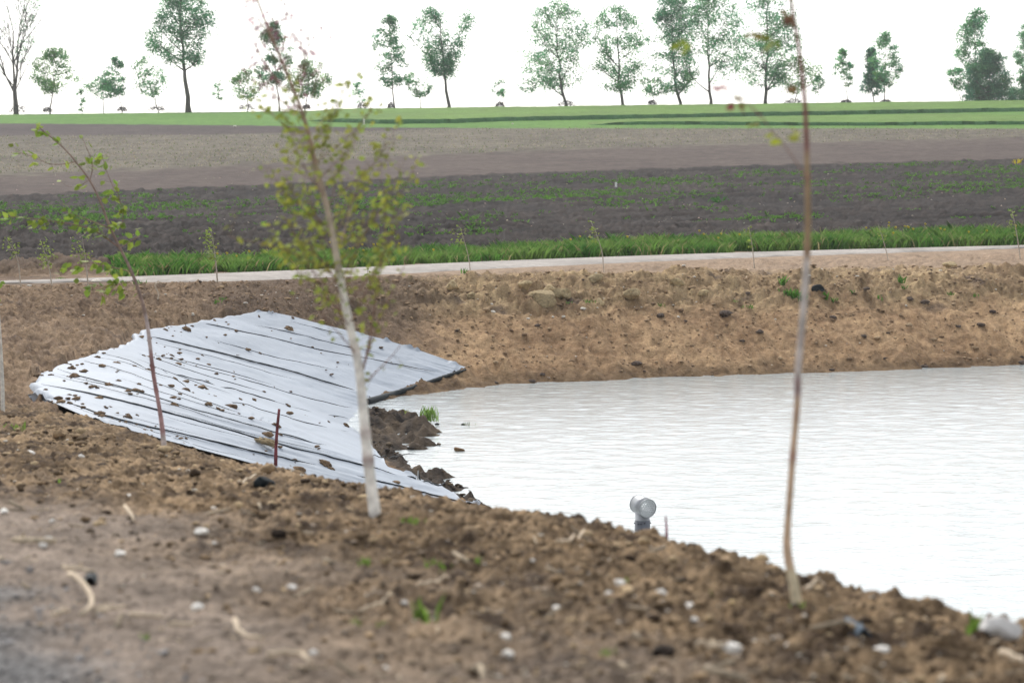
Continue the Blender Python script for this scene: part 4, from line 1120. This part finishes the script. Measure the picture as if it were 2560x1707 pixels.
# left sapling with large leaves
def sapC_col(y, r):
    if y > 1085: return np.array([.55, .47, .43])
    if y > 880: return np.array([.36, .22, .21]) * r.uniform(.7, 1.3)
    if y > 790: return np.array([.46, .38, .36])
    return np.array([.25, .18, .15]) * r.uniform(.8, 1.2)
stemC = [(411, 1125), (405, 1060), (396, 1005), (382, 930), (374, 850), (365, 790), (350, 735), (330, 680), (300, 620), (275, 570), (250, 500), (225, 450), (190, 405), (165, 375), (130, 345), (98, 318)]
brC = [([(300, 620), (230, 570), (150, 555), (70, 545), (10, 540)], 5, 2, -.3, 26), ([(275, 570), (210, 545), (150, 525)], 4, 2, .2, 10), ([(190, 405), (130, 415), (90, 395), (40, 378)], 3, 1.5, .2, 8), ([(225, 450), (235, 410), (205, 345)], 3, 1.5, -.2, 7),
       ([(330, 680), (250, 660), (200, 655), (150, 690)], 4, 2, .3, 18), ([(250, 500), (290, 480), (270, 440), (255, 390)], 3, 1.5, .2, 8), ([(300, 620), (330, 600), (350, 590)], 3, 1.5, .2, 7), ([(275, 570), (310, 560), (305, 520), (290, 470)], 3, 1.5, -.1, 16), ([(340, 700), (260, 720), (200, 700)], 3, 1.5, .1, 14), ([(165, 375), (120, 335), (90, 320)], 2, 1.2, .1, 8), ([(225, 450), (190, 470), (165, 465)], 2, 1.2, .1, 5), ([(350, 735), (300, 720), (260, 735)], 2, 1.2, .1, 9)]
near_sapling('leaning_sapling', 'left sapling with reddish stem and large wind bent green leaves', stemC, None, [(1125, 14), (1000, 10), (850, 10), (700, 8), (500, 6), (318, 3)], sapC_col, brC, [], 33, rings=[915, 940, 975], leafcol=(.22, .31, .05), L=.085)
# stem at the left edge
near_sapling('edge_sapling', 'whitish sapling stem cut by the left edge of the picture', [(7, 1030), (6, 960), (2, 880), (-3, 800), (-8, 740), (-25, 600), (-60, 450)], None, [(1030, 11), (800, 8), (450, 4)], lambda y, r: np.array([.58, .55, .49]) * r.uniform(.85, 1.1),
             [([(-6, 760), (-2, 730), (2, 700)], 3, 1.5, 0, 6), ([(-25, 600), (-60, 540), (-90, 500)], 3, 1.5, 0, 12)], [], 34, leafcol=(.165, .26, .04), L=.09)
# stakes
def stake(line, w, label, name='stake', colr=(.17, .045, .05), D=None):
    D = D or land_pt(line[0][0], line[0][1])[1]
    P = np.array([at(a, b, D) for a, b in resample(line, 10)]); P[0, 2] -= .1
    m = MB(); m.tube(P, np.linspace(w[0], w[1], 10) * D / F * .5 * (1 + .12 * gnoise(np.arange(10) * .9, np.zeros(10), 160)), 8, np.array(colr) * (1 + .2 * rng.normal(size=(10, 1))))
    o = m.build(name, M_sapbark); tag(o, label, 'stake')
stake([(689, 1168), (690, 1110), (694, 1060), (698, 1022)], (10, 7), 'dark red wooden stake standing in front of the grey liner')
stake([(1667, 1346), (1666, 1312), (1664, 1289)], (8, 3.5), 'short dark red peg on the bank crest right of the pipe', 'peg', (.22, .03, .07), D=12.9)

# ------------------------------------------------------------------ young trees along the far road
def road_sapling(base, top, leafbox, n_leaf, label, leafcol=(.22, .30, .06), stemcol=(.5, .44, .36), w=4.0, bend=None):
    p = land_pt(*base, 45); D = p[1]; s_ = D / F
    root = empty('road_sapling', tuple(p)); tag(root, label, 'sapling', 'young saplings along the far road')
    line = [base, bend or ((base[0] + top[0]) / 2 + 2, (base[1] + top[1]) / 2), top]
    S = resample(smooth_line(line), 14)
    P = np.array([at(a, b, D) for a, b in S]); P[0, 2] -= .1
    r = np.random.default_rng(int(base[0] * 3 + base[1]))
    m = MB(); m.tube(P, np.linspace(w, 1.2, 14) * s_ * .5, 6, np.array(stemcol) * np.linspace(1, .55, 14)[:, None])
    lf = MB()
    x0, x1, y0, y1 = leafbox
    for _ in range(n_leaf):
        t = r.uniform(0, 1) ** .8; yy = y0 + (y1 - y0) * t
        k = np.argmin(np.abs(S[:, 1] - yy - 6)); spread = (x1 - x0) * .5 * (.35 + .65 * sin(pi * min(1, t * .9 + .1)))
        xx = (x0 + x1) / 2 * .5 + S[k, 0] * .5 + r.normal() * spread * .5
        c = np.array(at(xx, yy, D)); c[1] += r.normal() * .12
        if r.uniform() < .4: m.tube([P[k], c], [.004, .003], 3, np.array(stemcol) * .5, caps=False)
        leaf(lf, c, np.array([-.7, r.normal() * .6, r.normal() * .6]), r.normal(size=3), s_ * r.uniform(5, 10), s_ * r.uniform(3, 6), np.array(leafcol) * r.uniform(.6, 1.3))
    m.build('stem', M_sapbark, root)
    if lf.n: lf.build('foliage', M_leaf, root, smooth=False)
road_sapling((544, 708), (528, 572), (500, 545, 572, 650), 110, 'yellow green young sapling at the road edge left of the birch', w=5)
road_sapling((52, 716), (12, 592), (8, 55, 590, 645), 46, 'bent young sapling beside the road nearest the left edge', bend=(45, 640), w=4)
road_sapling((131, 722), (100, 598), (92, 145, 595, 670), 90, 'bushy young sapling by the road, second from the left edge', bend=(122, 660), w=4)
road_sapling((221, 720), (205, 590), (165, 232, 575, 660), 70, 'young sapling by the road behind the leaves of the left sapling', w=5)
road_sapling((1177, 690), (1150, 568), (1125, 1170, 565, 610), 36, 'thin young sapling by the road right of the birch', w=3, bend=(1172, 640))
road_sapling((1510, 682), (1478, 555), (1465, 1500, 552, 605), 26, 'thin sparse sapling by the road above the middle of the pond', w=3, bend=(1505, 620))
road_sapling((1886, 668), (1872, 565), (1866, 1890, 562, 620), 30, 'thin sapling by the road left of the tall sapling', w=3.4)
road_sapling((2222, 655), (2195, 560), (2185, 2225, 558, 600), 22, 'faint sapling by the road right of the tall sapling', w=2.6)
road_sapling((2551, 648), (2530, 525), (2520, 2550, 525, 590), 30, 'sapling by the road at the right edge of the picture', w=3.2)
road_sapling((920, 716), (918, 668), (905, 932, 660, 690), 12, 'short sapling by the road behind the birch stem', w=3)
# bent dry stick by the road, white markers, rubble
P = [at(a, b, land_pt(393, 750, 45)[1]) for a, b in resample(smooth_line([(393, 752), (398, 735), (390, 722), (386, 710), (400, 706)]), 12)]
m = MB(); m.tube(P, .022, 6, np.array([.5, .42, .33])); tag(m.build('dry_twig', M_wood), 'bent dry twig standing on the bank by the road', 'twig')
def marker(px, py, hpx, wpx_, label):
    p = land_pt(px, py, 60); s_ = p[1] / F
    m = MB(); w_ = wpx_ * s_ / 2; hh_ = hpx * s_
    V = [(-w_, -w_, -.1), (w_, -w_, -.1), (w_, w_, -.1), (-w_, w_, -.1), (-w_, -w_, hh_ * .9), (w_, -w_, hh_ * .9), (w_, w_, hh_ * .9), (-w_, w_, hh_ * .9), (0, 0, hh_)]
    m.add(V, [(0, 1, 5, 4), (1, 2, 6, 5), (2, 3, 7, 6), (3, 0, 4, 7), (4, 5, 8), (5, 6, 8), (6, 7, 8), (7, 4, 8), (3, 2, 1, 0)])
    o = m.build('marker_post', M_white, None, smooth=False); o.location = tuple(p); tag(o, label, 'post')
marker(910, 312, 15, 4.5, 'small white marker post at the edge of the wheat')
marker(1540, 470, 13, 5, 'white marker stub standing in the dark field')
for a, b, w, lab in [(588, 317, 9, 'white stone at the edge of the green field'), (413, 362, 4, None), (1281, 311, 6, None), (242, 706, 24, 'pale rubble lump on the roadside at left'), (395, 712, 10, None), (1230, 785, 14, None), (1458, 778, 15, None), (1410, 795, 10, None), (1382, 796, 7, None)]:
    p = land_pt(a, b, 60); single_lump('stone', p, w * p[1] / F, 700 + int(a), (.62, .58, .5), M_stone, lab or 'small pale stone far off on the bank or field', 'stone', 'pale stones far off', .6)
for i, (a, b, w, lab) in enumerate([(1360, 745, 75, 'large pale clay boulder at the top of the far bank'), (1400, 738, 60, None), (1580, 745, 44, None), (1375, 722, 36, None), (2375, 664, 40, None), (1760, 728, 30, None), (1485, 700, 40, None), (1500, 745, 30, None), (1310, 712, 34, None), (1690, 712, 36, None), (1130, 715, 34, None), (1180, 735, 30, None)]):
    p = land_pt(a, b + 6, 45); single_lump('clay_lump', p, w * p[1] / F, 720 + i, np.array([.40, .31, .18]) * random.uniform(.75, 1.05), M_clod, lab or 'pale clay lump in the rough top of the far bank', 'clay lump', 'clay lumps on the far bank', .7, i, True)
for i, (a, b, w) in enumerate([(2083, 792, 26), (1855, 846, 22), (1900, 838, 30), (2310, 905, 30), (1590, 902, 36), (1345, 815, 26), (2395, 820, 22), (2450, 822, 30), (1240, 955, 20), (1330, 955, 24), (1355, 938, 22), (2080, 925, 16), (2560, 905, 40), (2165, 740, 26), (2310, 752, 44), (2275, 748, 26), (2250, 705, 20), (1870, 740, 22), (1815, 788, 50), (1650, 788, 30), (1715, 800, 16), (2220, 830, 14), (2160, 850, 24)]):
    p = land_pt(a, b, 45); single_lump('dark_clod', p, w * .8 * p[1] / F, 760 + i, (.10, .076, .062), M_clod, 'dark mud clod on the brown slope of the far bank', 'clod', 'dark clods on the far bank', .5, i)

# ------------------------------------------------------------------ the row of trees on the skyline
def skyline_tree(name, label, base, box, nclump, style='round', trunk_px=5, leafcol=(.055, .12, .05), leafn=22, gap=.0, seed=1, D=344.0, limbs=9, lsize=2.15, cat='tree', crx=None):
    r = np.random.default_rng(seed)
    s_ = D / F
    bx = (base[0] - 1280) / F * D; bz = float(h_full(np.array([bx]), np.array([D]))[0])
    root = empty(name, (bx, D, bz - .05)); tag(root, label, cat)
    x0, x1, y0, y1 = box
    toZ = lambda py: at(0, py, D).z
    zt, zb = toZ(y0), toZ(y1)
    X0, X1 = (x0 - 1280) / F * D, (x1 - 1280) / F * D
    cx, hw, Hc = (X0 + X1) / 2, (X1 - X0) / 2, zt - zb
    ph = r.uniform(0, 6.28, (6, 4)); fr_ = r.normal(size=(6, 3)) * np.array([1, 1, .8]) * 2.6 / max(hw, 1)
    def gapf(p):
        return sum(np.sin(p @ fr_[k] + ph[k, 0]) for k in range(6)) / 6
    def prof(t):
        if style == 'round': return np.clip(np.sin(pi * (t ** .85 * .94 + .03)), 0, 1) ** .55
        if style == 'poplar': return np.clip(np.sin(pi * (t ** .75 * .93 + .05)), 0, 1) ** .7
        if style == 'cone': return np.clip(1.05 - t, 0, 1) ** .8 * np.clip(t * 8 + .3, 0, 1)
        if style == 'dome': return np.sqrt(np.clip(1 - (t * .98) ** 2.2, 0, 1))
        if style == 'fan': return np.clip(.25 + 1.0 * t, 0, 1) * np.clip((1.02 - t) * 3.2, 0, 1) ** .6
    wob = r.uniform(0, 6.28, 5)
    tipx = cx + r.normal() * .15 * hw + (.0 if crx is None else (crx - 1280) / F * D - cx)
    def axis(t):      # crown axis from crown base to top
        xb = bx + (cx - bx) * .55
        return xb * (1 - t) ** 1.5 + cx * (1 - (1 - t) ** 1.5) * (1 - t ** 3) + tipx * t ** 3 * 1.0 if False else xb * (1 - t) ** 2 + cx * (1 - (1 - t) ** 2)
    # trunk
    TP = []; nT = 14
    for i in range(nT):
        t = i / (nT - 1); zz_ = (bz - .2) + (zt - .12 * Hc - bz) * t
        tc = max(0, (zz_ - zb) / Hc)
        if zz_ < zb: xx = bx + (axis(0) - bx) * ((zz_ - bz) / max(zb - bz, .1)) ** 1.3 if zz_ > bz else bx
        else: xx = axis(min(1, tc))
        TP.append((xx + r.normal() * .05 * hw * .4 * (t > .05), D + r.normal() * .05 * hw * (t > .05), zz_))
    TP = np.array(TP); tr = trunk_px * s_ * .5
    TRr = tr * (1 - np.linspace(0, 1, nT) ** .8 * .88); TRr[0] *= 1.35
    m = MB(); bc = np.array([.085, .075, .062]); m.tube(TP, TRr, 8, bc)
    # clumps
    cl = []
    tries = 0
    while len(cl) < nclump and tries < nclump * 40:
        tries += 1
        t = r.uniform(0, 1); a = r.uniform(0, 2 * pi); rad = r.uniform(0, 1) ** .48
        wv = 1 + .22 * sin(5 * t + wob[0] + 1.5 * cos(a)) + .18 * sin(11 * t + wob[1] + a)
        rr_ = prof(t) * min(1.15, wv) * hw * rad * 1.2
        p = np.array([axis(t) + rr_ * cos(a), D + rr_ * sin(a) * .85, zb + Hc * t])
        p[0] = np.clip(p[0], X0 + .02 * hw, X1 - .02 * hw)
        if gapf(p - np.array([cx, D, zb])) < gap - .22: continue
        cl.append(p)
    cl = np.array(cl)
    # limbs
    lp = [TP[k] for k in range(nT // 2, nT)]
    ends = cl[r.choice(len(cl), min(limbs, len(cl)), replace=False)]
    for e in ends:
        zz0 = max(zb - .05 * Hc, e[2] - (.25 + .5 * r.uniform()) * abs(e[0] - axis(.3)) * 1.3 - .12 * Hc)
        zz0 = max(zz0, bz + (zb - bz) * .75)
        k = np.argmin(np.abs(TP[:, 2] - zz0)); p0 = TP[k].copy(); R0 = TRr[k] * .55
        n_ = 7; tq = np.linspace(0, 1, n_)[:, None]
        midp = np.array([p0[0] + (e[0] - p0[0]) * .55, p0[1] + (e[1] - p0[1]) * .55, p0[2] + (e[2] - p0[2]) * .4])
        Q = p0 * (1 - tq) ** 2 + 2 * midp * tq * (1 - tq) + e * tq ** 2
        m.tube(Q, np.linspace(R0, .6 * s_, n_), 5, bc, caps=False); lp += list(Q[2:])
    lp = np.array(lp)
    for e in cl[r.choice(len(cl), int(len(cl) * .6), replace=False)]:
        dd = np.linalg.norm(lp - e, axis=1) + np.maximum(0, lp[:, 2] - e[2]) * 1.5
        p0 = lp[np.argmin(dd)]
        if np.linalg.norm(e - p0) > hw * .9 or np.linalg.norm(e - p0) < .08: continue
        m.tube([p0, (p0 + e) / 2 + np.array([0, 0, -.04 * hw]), e], [.8 * s_, .65 * s_, .45 * s_], 3, bc, caps=False)
    m.build('trunk', M_bark, root)
    # leaves
    n_ = len(cl) * leafn
    crad = np.clip(.19 * hw + .2, .3, 1.35)
    c = np.repeat(cl, leafn, 0) + r.normal(size=(n_, 3)) * crad * .5 * np.array([1, 1, .75])
    a = r.normal(size=(n_, 3)); a /= np.linalg.norm(a, axis=1)[:, None]
    b = np.cross(a, r.normal(size=(n_, 3))); b /= np.linalg.norm(b, axis=1)[:, None]
    sz = (lsize * s_ * r.uniform(.6, 1.5, n_))[:, None]
    V = np.stack([c - a * sz, c + b * sz * .6, c + a * sz, c - b * sz * .6], 1).reshape(-1, 3)
    Q = np.arange(n_)[:, None] * 4 + np.arange(4)[None]
    clc = np.repeat(r.uniform(.65, 1.45, (len(cl), 1)), leafn, 0) * r.uniform(.7, 1.3, (n_, 1))
    hue = np.repeat(r.normal(size=(len(cl), 1)) * .12, leafn, 0)
    cols = np.array(leafcol) * clc * np.concatenate([1 + hue, np.ones((n_, 1)), 1 - hue], 1)
    o = np_mesh('crown', V - np.array(root.location), Q, np.repeat(np.clip(cols, 0, 1), 4, 0), M_tree, smooth=False, parent=root)
    return root
G1 = (.030, .105, .044); G2 = (.045, .130, .054); G3 = (.058, .122, .040)
TREES = [
 ('broad_tree', 'small round leafy tree with forked trunk right of the bare tree', (130, 284), (88, 203, 127, 228), 62, 'round', 4.5, G3, 26, .05),
 ('thin_tree', 'thin drooping sapling just right of the round forked tree', (211, 280), (194, 220, 222, 278), 10, 'poplar', 1.2, G2, 10, 0),
 ('small_tree', 'small pale leafy tree whose crown touches a narrow leaning one', (263, 282), (223, 302, 176, 245), 44, 'round', 3, G2, 14, 0),
 ('narrow_tree', 'narrow leaning dark green young tree in the left group', (310, 280), (270, 318, 146, 238), 34, 'poplar', 2.4, G1, 22, 0),
 ('small_tree', 'sparse pale tree leaning left beside the big left poplar', (402, 279), (334, 414, 143, 240), 60, 'round', 3.4, G2, 11, .05),
 ('big_poplar', 'biggest dense poplar on the left with thick trunk', (475, 285), (378, 536, -25, 160), 190, 'round', 13, G1, 30, .03),
 ('faint_tree', 'tiny faint sapling right of the big left poplar', (551, 277), (536, 562, 208, 252), 10, 'round', 1, G2, 8, 0),
 ('small_tree', 'small tree with V shaped trunk left of the leafy middle poplar', (622, 276), (580, 668, 175, 244), 44, 'round', 3.2, G3, 14, .05),
 ('poplar', 'medium poplar behind the top twigs of the birch', (702, 277), (645, 727, 60, 208), 78, 'poplar', 4.2, G1, 26, .03),
 ('broad_tree', 'low round tree right of the birch top', (764, 276), (728, 826, 152, 243), 64, 'round', 3.6, G3, 20, .08),
 ('thin_tree', 'little sapling standing in a brush mound right of the birch', (905, 277), (880, 915, 208, 256), 14, 'round', 1.4, G2, 10, 0),
 ('leaning_poplar', 'tall narrow poplar leaning left with a stump tuft at its foot', (988, 275), (937, 1018, 44, 216), 84, 'poplar', 4.2, G1, 24, .0),
 ('thin_tree', 'small sparse tree between two taller poplars left of centre', (1053, 274), (1020, 1076, 172, 242), 30, 'round', 2.6, G2, 12, .05),
 ('fan_poplar', 'fan crowned poplar on a long bare curved trunk', (1123, 276), (1024, 1180, 13, 188), 118, 'fan', 9, G1, 30, .06),
 ('thin_tree', 'tiny sapling in a brush mound left of the centre poplars', (1258, 268), (1229, 1270, 203, 240), 14, 'round', 1.2, G2, 8, 0),
 ('thin_tree', 'tiny leaning sapling just left of the centre poplars', (1340, 267), (1290, 1338, 195, 230), 14, 'round', 1.2, G2, 9, 0),
 ('poplar', 'large airy poplar standing in a brush mound, first of the centre row', (1416, 268), (1312, 1470, 5, 222), 172, 'round', 8, G2, 22, .0),
 ('poplar', 'airy poplar with forked low limbs, second of the centre row', (1557, 270), (1475, 1608, 18, 226), 150, 'round', 8, G2, 21, .0),
 ('thin_tree', 'small pale tree between the second and third centre poplars', (1634, 267), (1600, 1668, 186, 238), 30, 'round', 2, G2, 12, .05),
 ('poplar', 'dense dark poplar, third of the centre row', (1702, 267), (1612, 1740, -5, 226), 180, 'round', 8, G1, 23, .0),
 ('poplar', 'tall poplar with slim crown, fourth of the centre row', (1775, 266), (1690, 1842, -30, 216), 165, 'round', 7.5, G2, 22, .0),
 ('poplar', 'tall wide poplar just left of the tall near sapling', (1911, 265), (1835, 1992, -45, 214), 200, 'round', 8.5, G2, 24, .0),
 ('small_tree', 'low pale tree behind the tall near sapling stem', (1983, 262), (1945, 2046, 140, 232), 60, 'round', 2.8, G3, 14, .06),
 ('thin_tree', 'thin faint sapling right of the tall near sapling', (2040, 262), (2028, 2058, 190, 234), 14, 'poplar', 1.2, G2, 10, 0),
 ('narrow_tree', 'narrow pale young tree alone in the gap on the right', (2118, 258), (2080, 2124, 125, 216), 36, 'poplar', 2, G2, 16, 0),
 ('dark_cone_tree', 'small dark cone shaped tree in the right half', (2183, 260), (2147, 2200, 123, 236), 62, 'cone', 3, (.028, .09, .05), 32, -.2),
 ('poplar', 'slim poplar right beside the dark cone shaped tree', (2207, 258), (2172, 2243, 78, 216), 66, 'poplar', 3, G2, 18, .0),
 ('thin_tree', 'small flat topped tree left of the dense bush', (2397, 254), (2350, 2416, 173, 222), 26, 'fan', 2, G2, 14, .0),
 ('poplar', 'tall slim poplar rising behind the dense bush', (2440, 253), (2388, 2470, 20, 196), 105, 'poplar', 4, G2, 22, -.05),
 ('dense_bush', 'dense dark green bush tree reaching down to the wheat', (2467, 253), (2413, 2520, 130, 256), 190, 'dome', 4, (.035, .095, .045), 34, -1),
 ('poplar', 'slim poplar cut by the right edge of the picture', (2562, 252), (2534, 2600, 40, 190), 80, 'poplar', 4, G2, 20, 0),
 ('dense_bush', 'dense bush at the right edge under the slim poplar', (2566, 252), (2524, 2614, 190, 255), 110, 'dome', 3, (.04, .10, .045), 30, -1)]
for i, (nm, lab, base_, box, nc, sty, tw, lc, ln, gp) in enumerate(TREES):
    skyline_tree(nm, lab, base_, box, int(nc * (1.35 if nc > 70 else 1.6)), sty, tw * 1.15, lc, int(ln * 2.0), gp, seed=900 + i, D=344 + 3 * sin(i * 2.1), limbs=max(5, nc // 12))

# bare many-stemmed tree at far left
def bare_tree():
    D = 344.0; s_ = D / F; bx = (46 - 1280) / F * D; bz = float(h_full(np.array([bx]), np.array([D]))[0])
    root = empty('bare_tree', (bx, D, bz)); tag(root, 'tall nearly bare many stemmed tree at the left edge', 'tree')
    r = np.random.default_rng(55); m = MB(); lf = MB(); bc = np.array([.095, .08, .072]); tips = []
    def grow(p, d, L, rad, depth):
        n_ = 6; P = [p]; q = p.copy(); dd = d.copy()
        for _ in range(n_ - 1):
            dd = dd + r.normal(size=3) * .07 + np.array([0, 0, .03]); dd /= np.linalg.norm(dd); q = q + dd * L / (n_ - 1); P.append(q.copy())
        m.tube(P, np.maximum(np.linspace(rad, rad * .55, n_), .022), 6 if depth < 2 else 4, bc, caps=False)
        tips.append(P[-1])
        if depth >= 4 or rad < .010: return
        for k in range(4 if depth else 5):
            j = int(r.integers(2, n_)); a = r.uniform(0, 6.28)
            side = np.array([cos(a), sin(a) * .8, .15]); nd = dd * .85 + side * r.uniform(.3, .62); nd /= np.linalg.norm(nd)
            grow(P[j].copy(), nd, L * r.uniform(.55, .82), rad * (.55 if k else .7) * (1 - .06 * j), depth + 1)
    b0 = np.array([bx, D, bz - .2])
    m.tube([b0, b0 + [-.1, 0, 2.2], b0 + [-.25, 0, 4.6]], [.42, .33, .27], 9, bc)
    top = b0 + np.array([-.25, 0, 4.5])
    for dx, dy, L, ra in ((-.35, .1, 7.5, .17), (.02, -.1, 8.5, .2), (.28, .15, 7.5, .15), (-.62, -.2, 6.0, .10), (.55, -.1, 5.2, .10), (.1, .3, 8, .14)):
        d = np.array([dx, dy, 1.]); grow(top - np.array([0, 0, r.uniform(0, 1.2)]), d / np.linalg.norm(d), L * .92, ra, 1)
    m.build('trunk', M_bark, root)
    for t in tips:
        pxl = 1280 + F * t[0] / t[1]
        if r.uniform() < (.55 if 55 < pxl < 95 else .12):
            for _ in range(7):
                leaf(lf, t + r.normal(size=3) * .35, r.normal(size=3), r.normal(size=3), s_ * 5, s_ * 3, np.array(G2) * r.uniform(.7, 1.3))
    lf.build('crown', M_tree, root, smooth=False)
bare_tree()

# brush mounds round some trunks
MOUNDS = [(48, 288, 52, 20, 'grey brush mound at the foot of the bare tree'), (124, 286, 30, 12, 'brush mound at the foot of the round forked tree'), (309, 281, 28, 11, 'brush mound at the foot of the narrow leaning tree'), (396, 281, 50, 12, 'wide brush mound left of the big left poplar'),
          (620, 278, 46, 14, 'brush mound at the foot of the tree with V shaped trunk'), (768, 279, 24, 11, 'brush mound at the foot of the low round tree'), (907, 279, 30, 13, 'brush mound round the little sapling right of the birch'), (979, 277, 20, 14, 'dark stump tuft at the foot of the leaning poplar'),
          (1250, 271, 26, 12, 'brush mound round the tiny sapling left of the centre poplars'), (1415, 271, 48, 14, 'brush mound at the foot of the first centre poplar'), (1629, 268, 26, 11, 'brush mound between the second and third centre poplars'),
          (1980, 262, 50, 12, 'brush mound behind the tall near sapling'), (2112, 259, 30, 7, 'brush mound at the foot of the narrow pale tree'), (2210, 258, 28, 6, 'brush mound at the foot of the slim poplar')]
for i, (a, b, w, h_, lab) in enumerate(MOUNDS):
    D = 341.0; s_ = D / F; X = (a - 1280) / F * D; z0 = float(h_full(np.array([X]), np.array([D]))[0])
    m = MB(); r = np.random.default_rng(1200 + i)
    for _ in range(230):
        u = r.normal(size=3); u /= np.linalg.norm(u); u[2] = abs(u[2]); rad = r.uniform(.3, 1) ** .5
        c = np.array([u[0] * w * .5 * s_ * rad, u[1] * w * .35 * s_ * rad, u[2] * h_ * s_ * rad * 1.1])
        d = u * .6 + r.normal(size=3) * .6; d /= np.linalg.norm(d); L_ = s_ * r.uniform(3, 6.5); sd_ = np.cross(d, r.normal(size=3)); sd_ /= np.linalg.norm(sd_)
        m.add([c - d * L_ * .5 - sd_ * s_ * .6, c - d * L_ * .5 + sd_ * s_ * .6, c + d * L_ * .5 + sd_ * s_ * .3, c + d * L_ * .5 - sd_ * s_ * .3], [(0, 1, 2, 3)], np.array([.062, .056, .054]) * r.uniform(.5, 1.4))
    o = m.build('brush_mound', M_bark, None, smooth=False); o.location = (X, D, z0 + .42); tag(o, lab, 'brush', 'brush mounds under the skyline trees')

# ------------------------------------------------------------------ the air: even pale haze over the whole scene
HZ = 0.0003
zlo, zhi = float(gz.min()) - 1.0, 48.0
xm = float(np.abs(XX).max()) + 5
m = MB()
m.add([(-xm, -15, zlo), (xm, -15, zlo), (xm, 1120, zlo), (-xm, 1120, zlo), (-xm, -15, zhi), (xm, -15, zhi), (xm, 1120, zhi), (-xm, 1120, zhi)],
      [(0, 3, 2, 1), (4, 5, 6, 7), (0, 1, 5, 4), (1, 2, 6, 5), (2, 3, 7, 6), (3, 0, 4, 7)])
M_haze = bpy.data.materials.new('haze_air'); M_haze.use_nodes = True
hn = M_haze.node_tree; hn.nodes.clear()
pv = hn.nodes.new('ShaderNodeVolumePrincipled'); pv.inputs['Color'].default_value = (.93, .95, .97, 1); pv.inputs['Density'].default_value = HZ
ho = hn.nodes.new('ShaderNodeOutputMaterial'); hn.links.new(pv.outputs[0], ho.inputs['Volume'])
stuff(m.build('haze', M_haze, None, smooth=False))
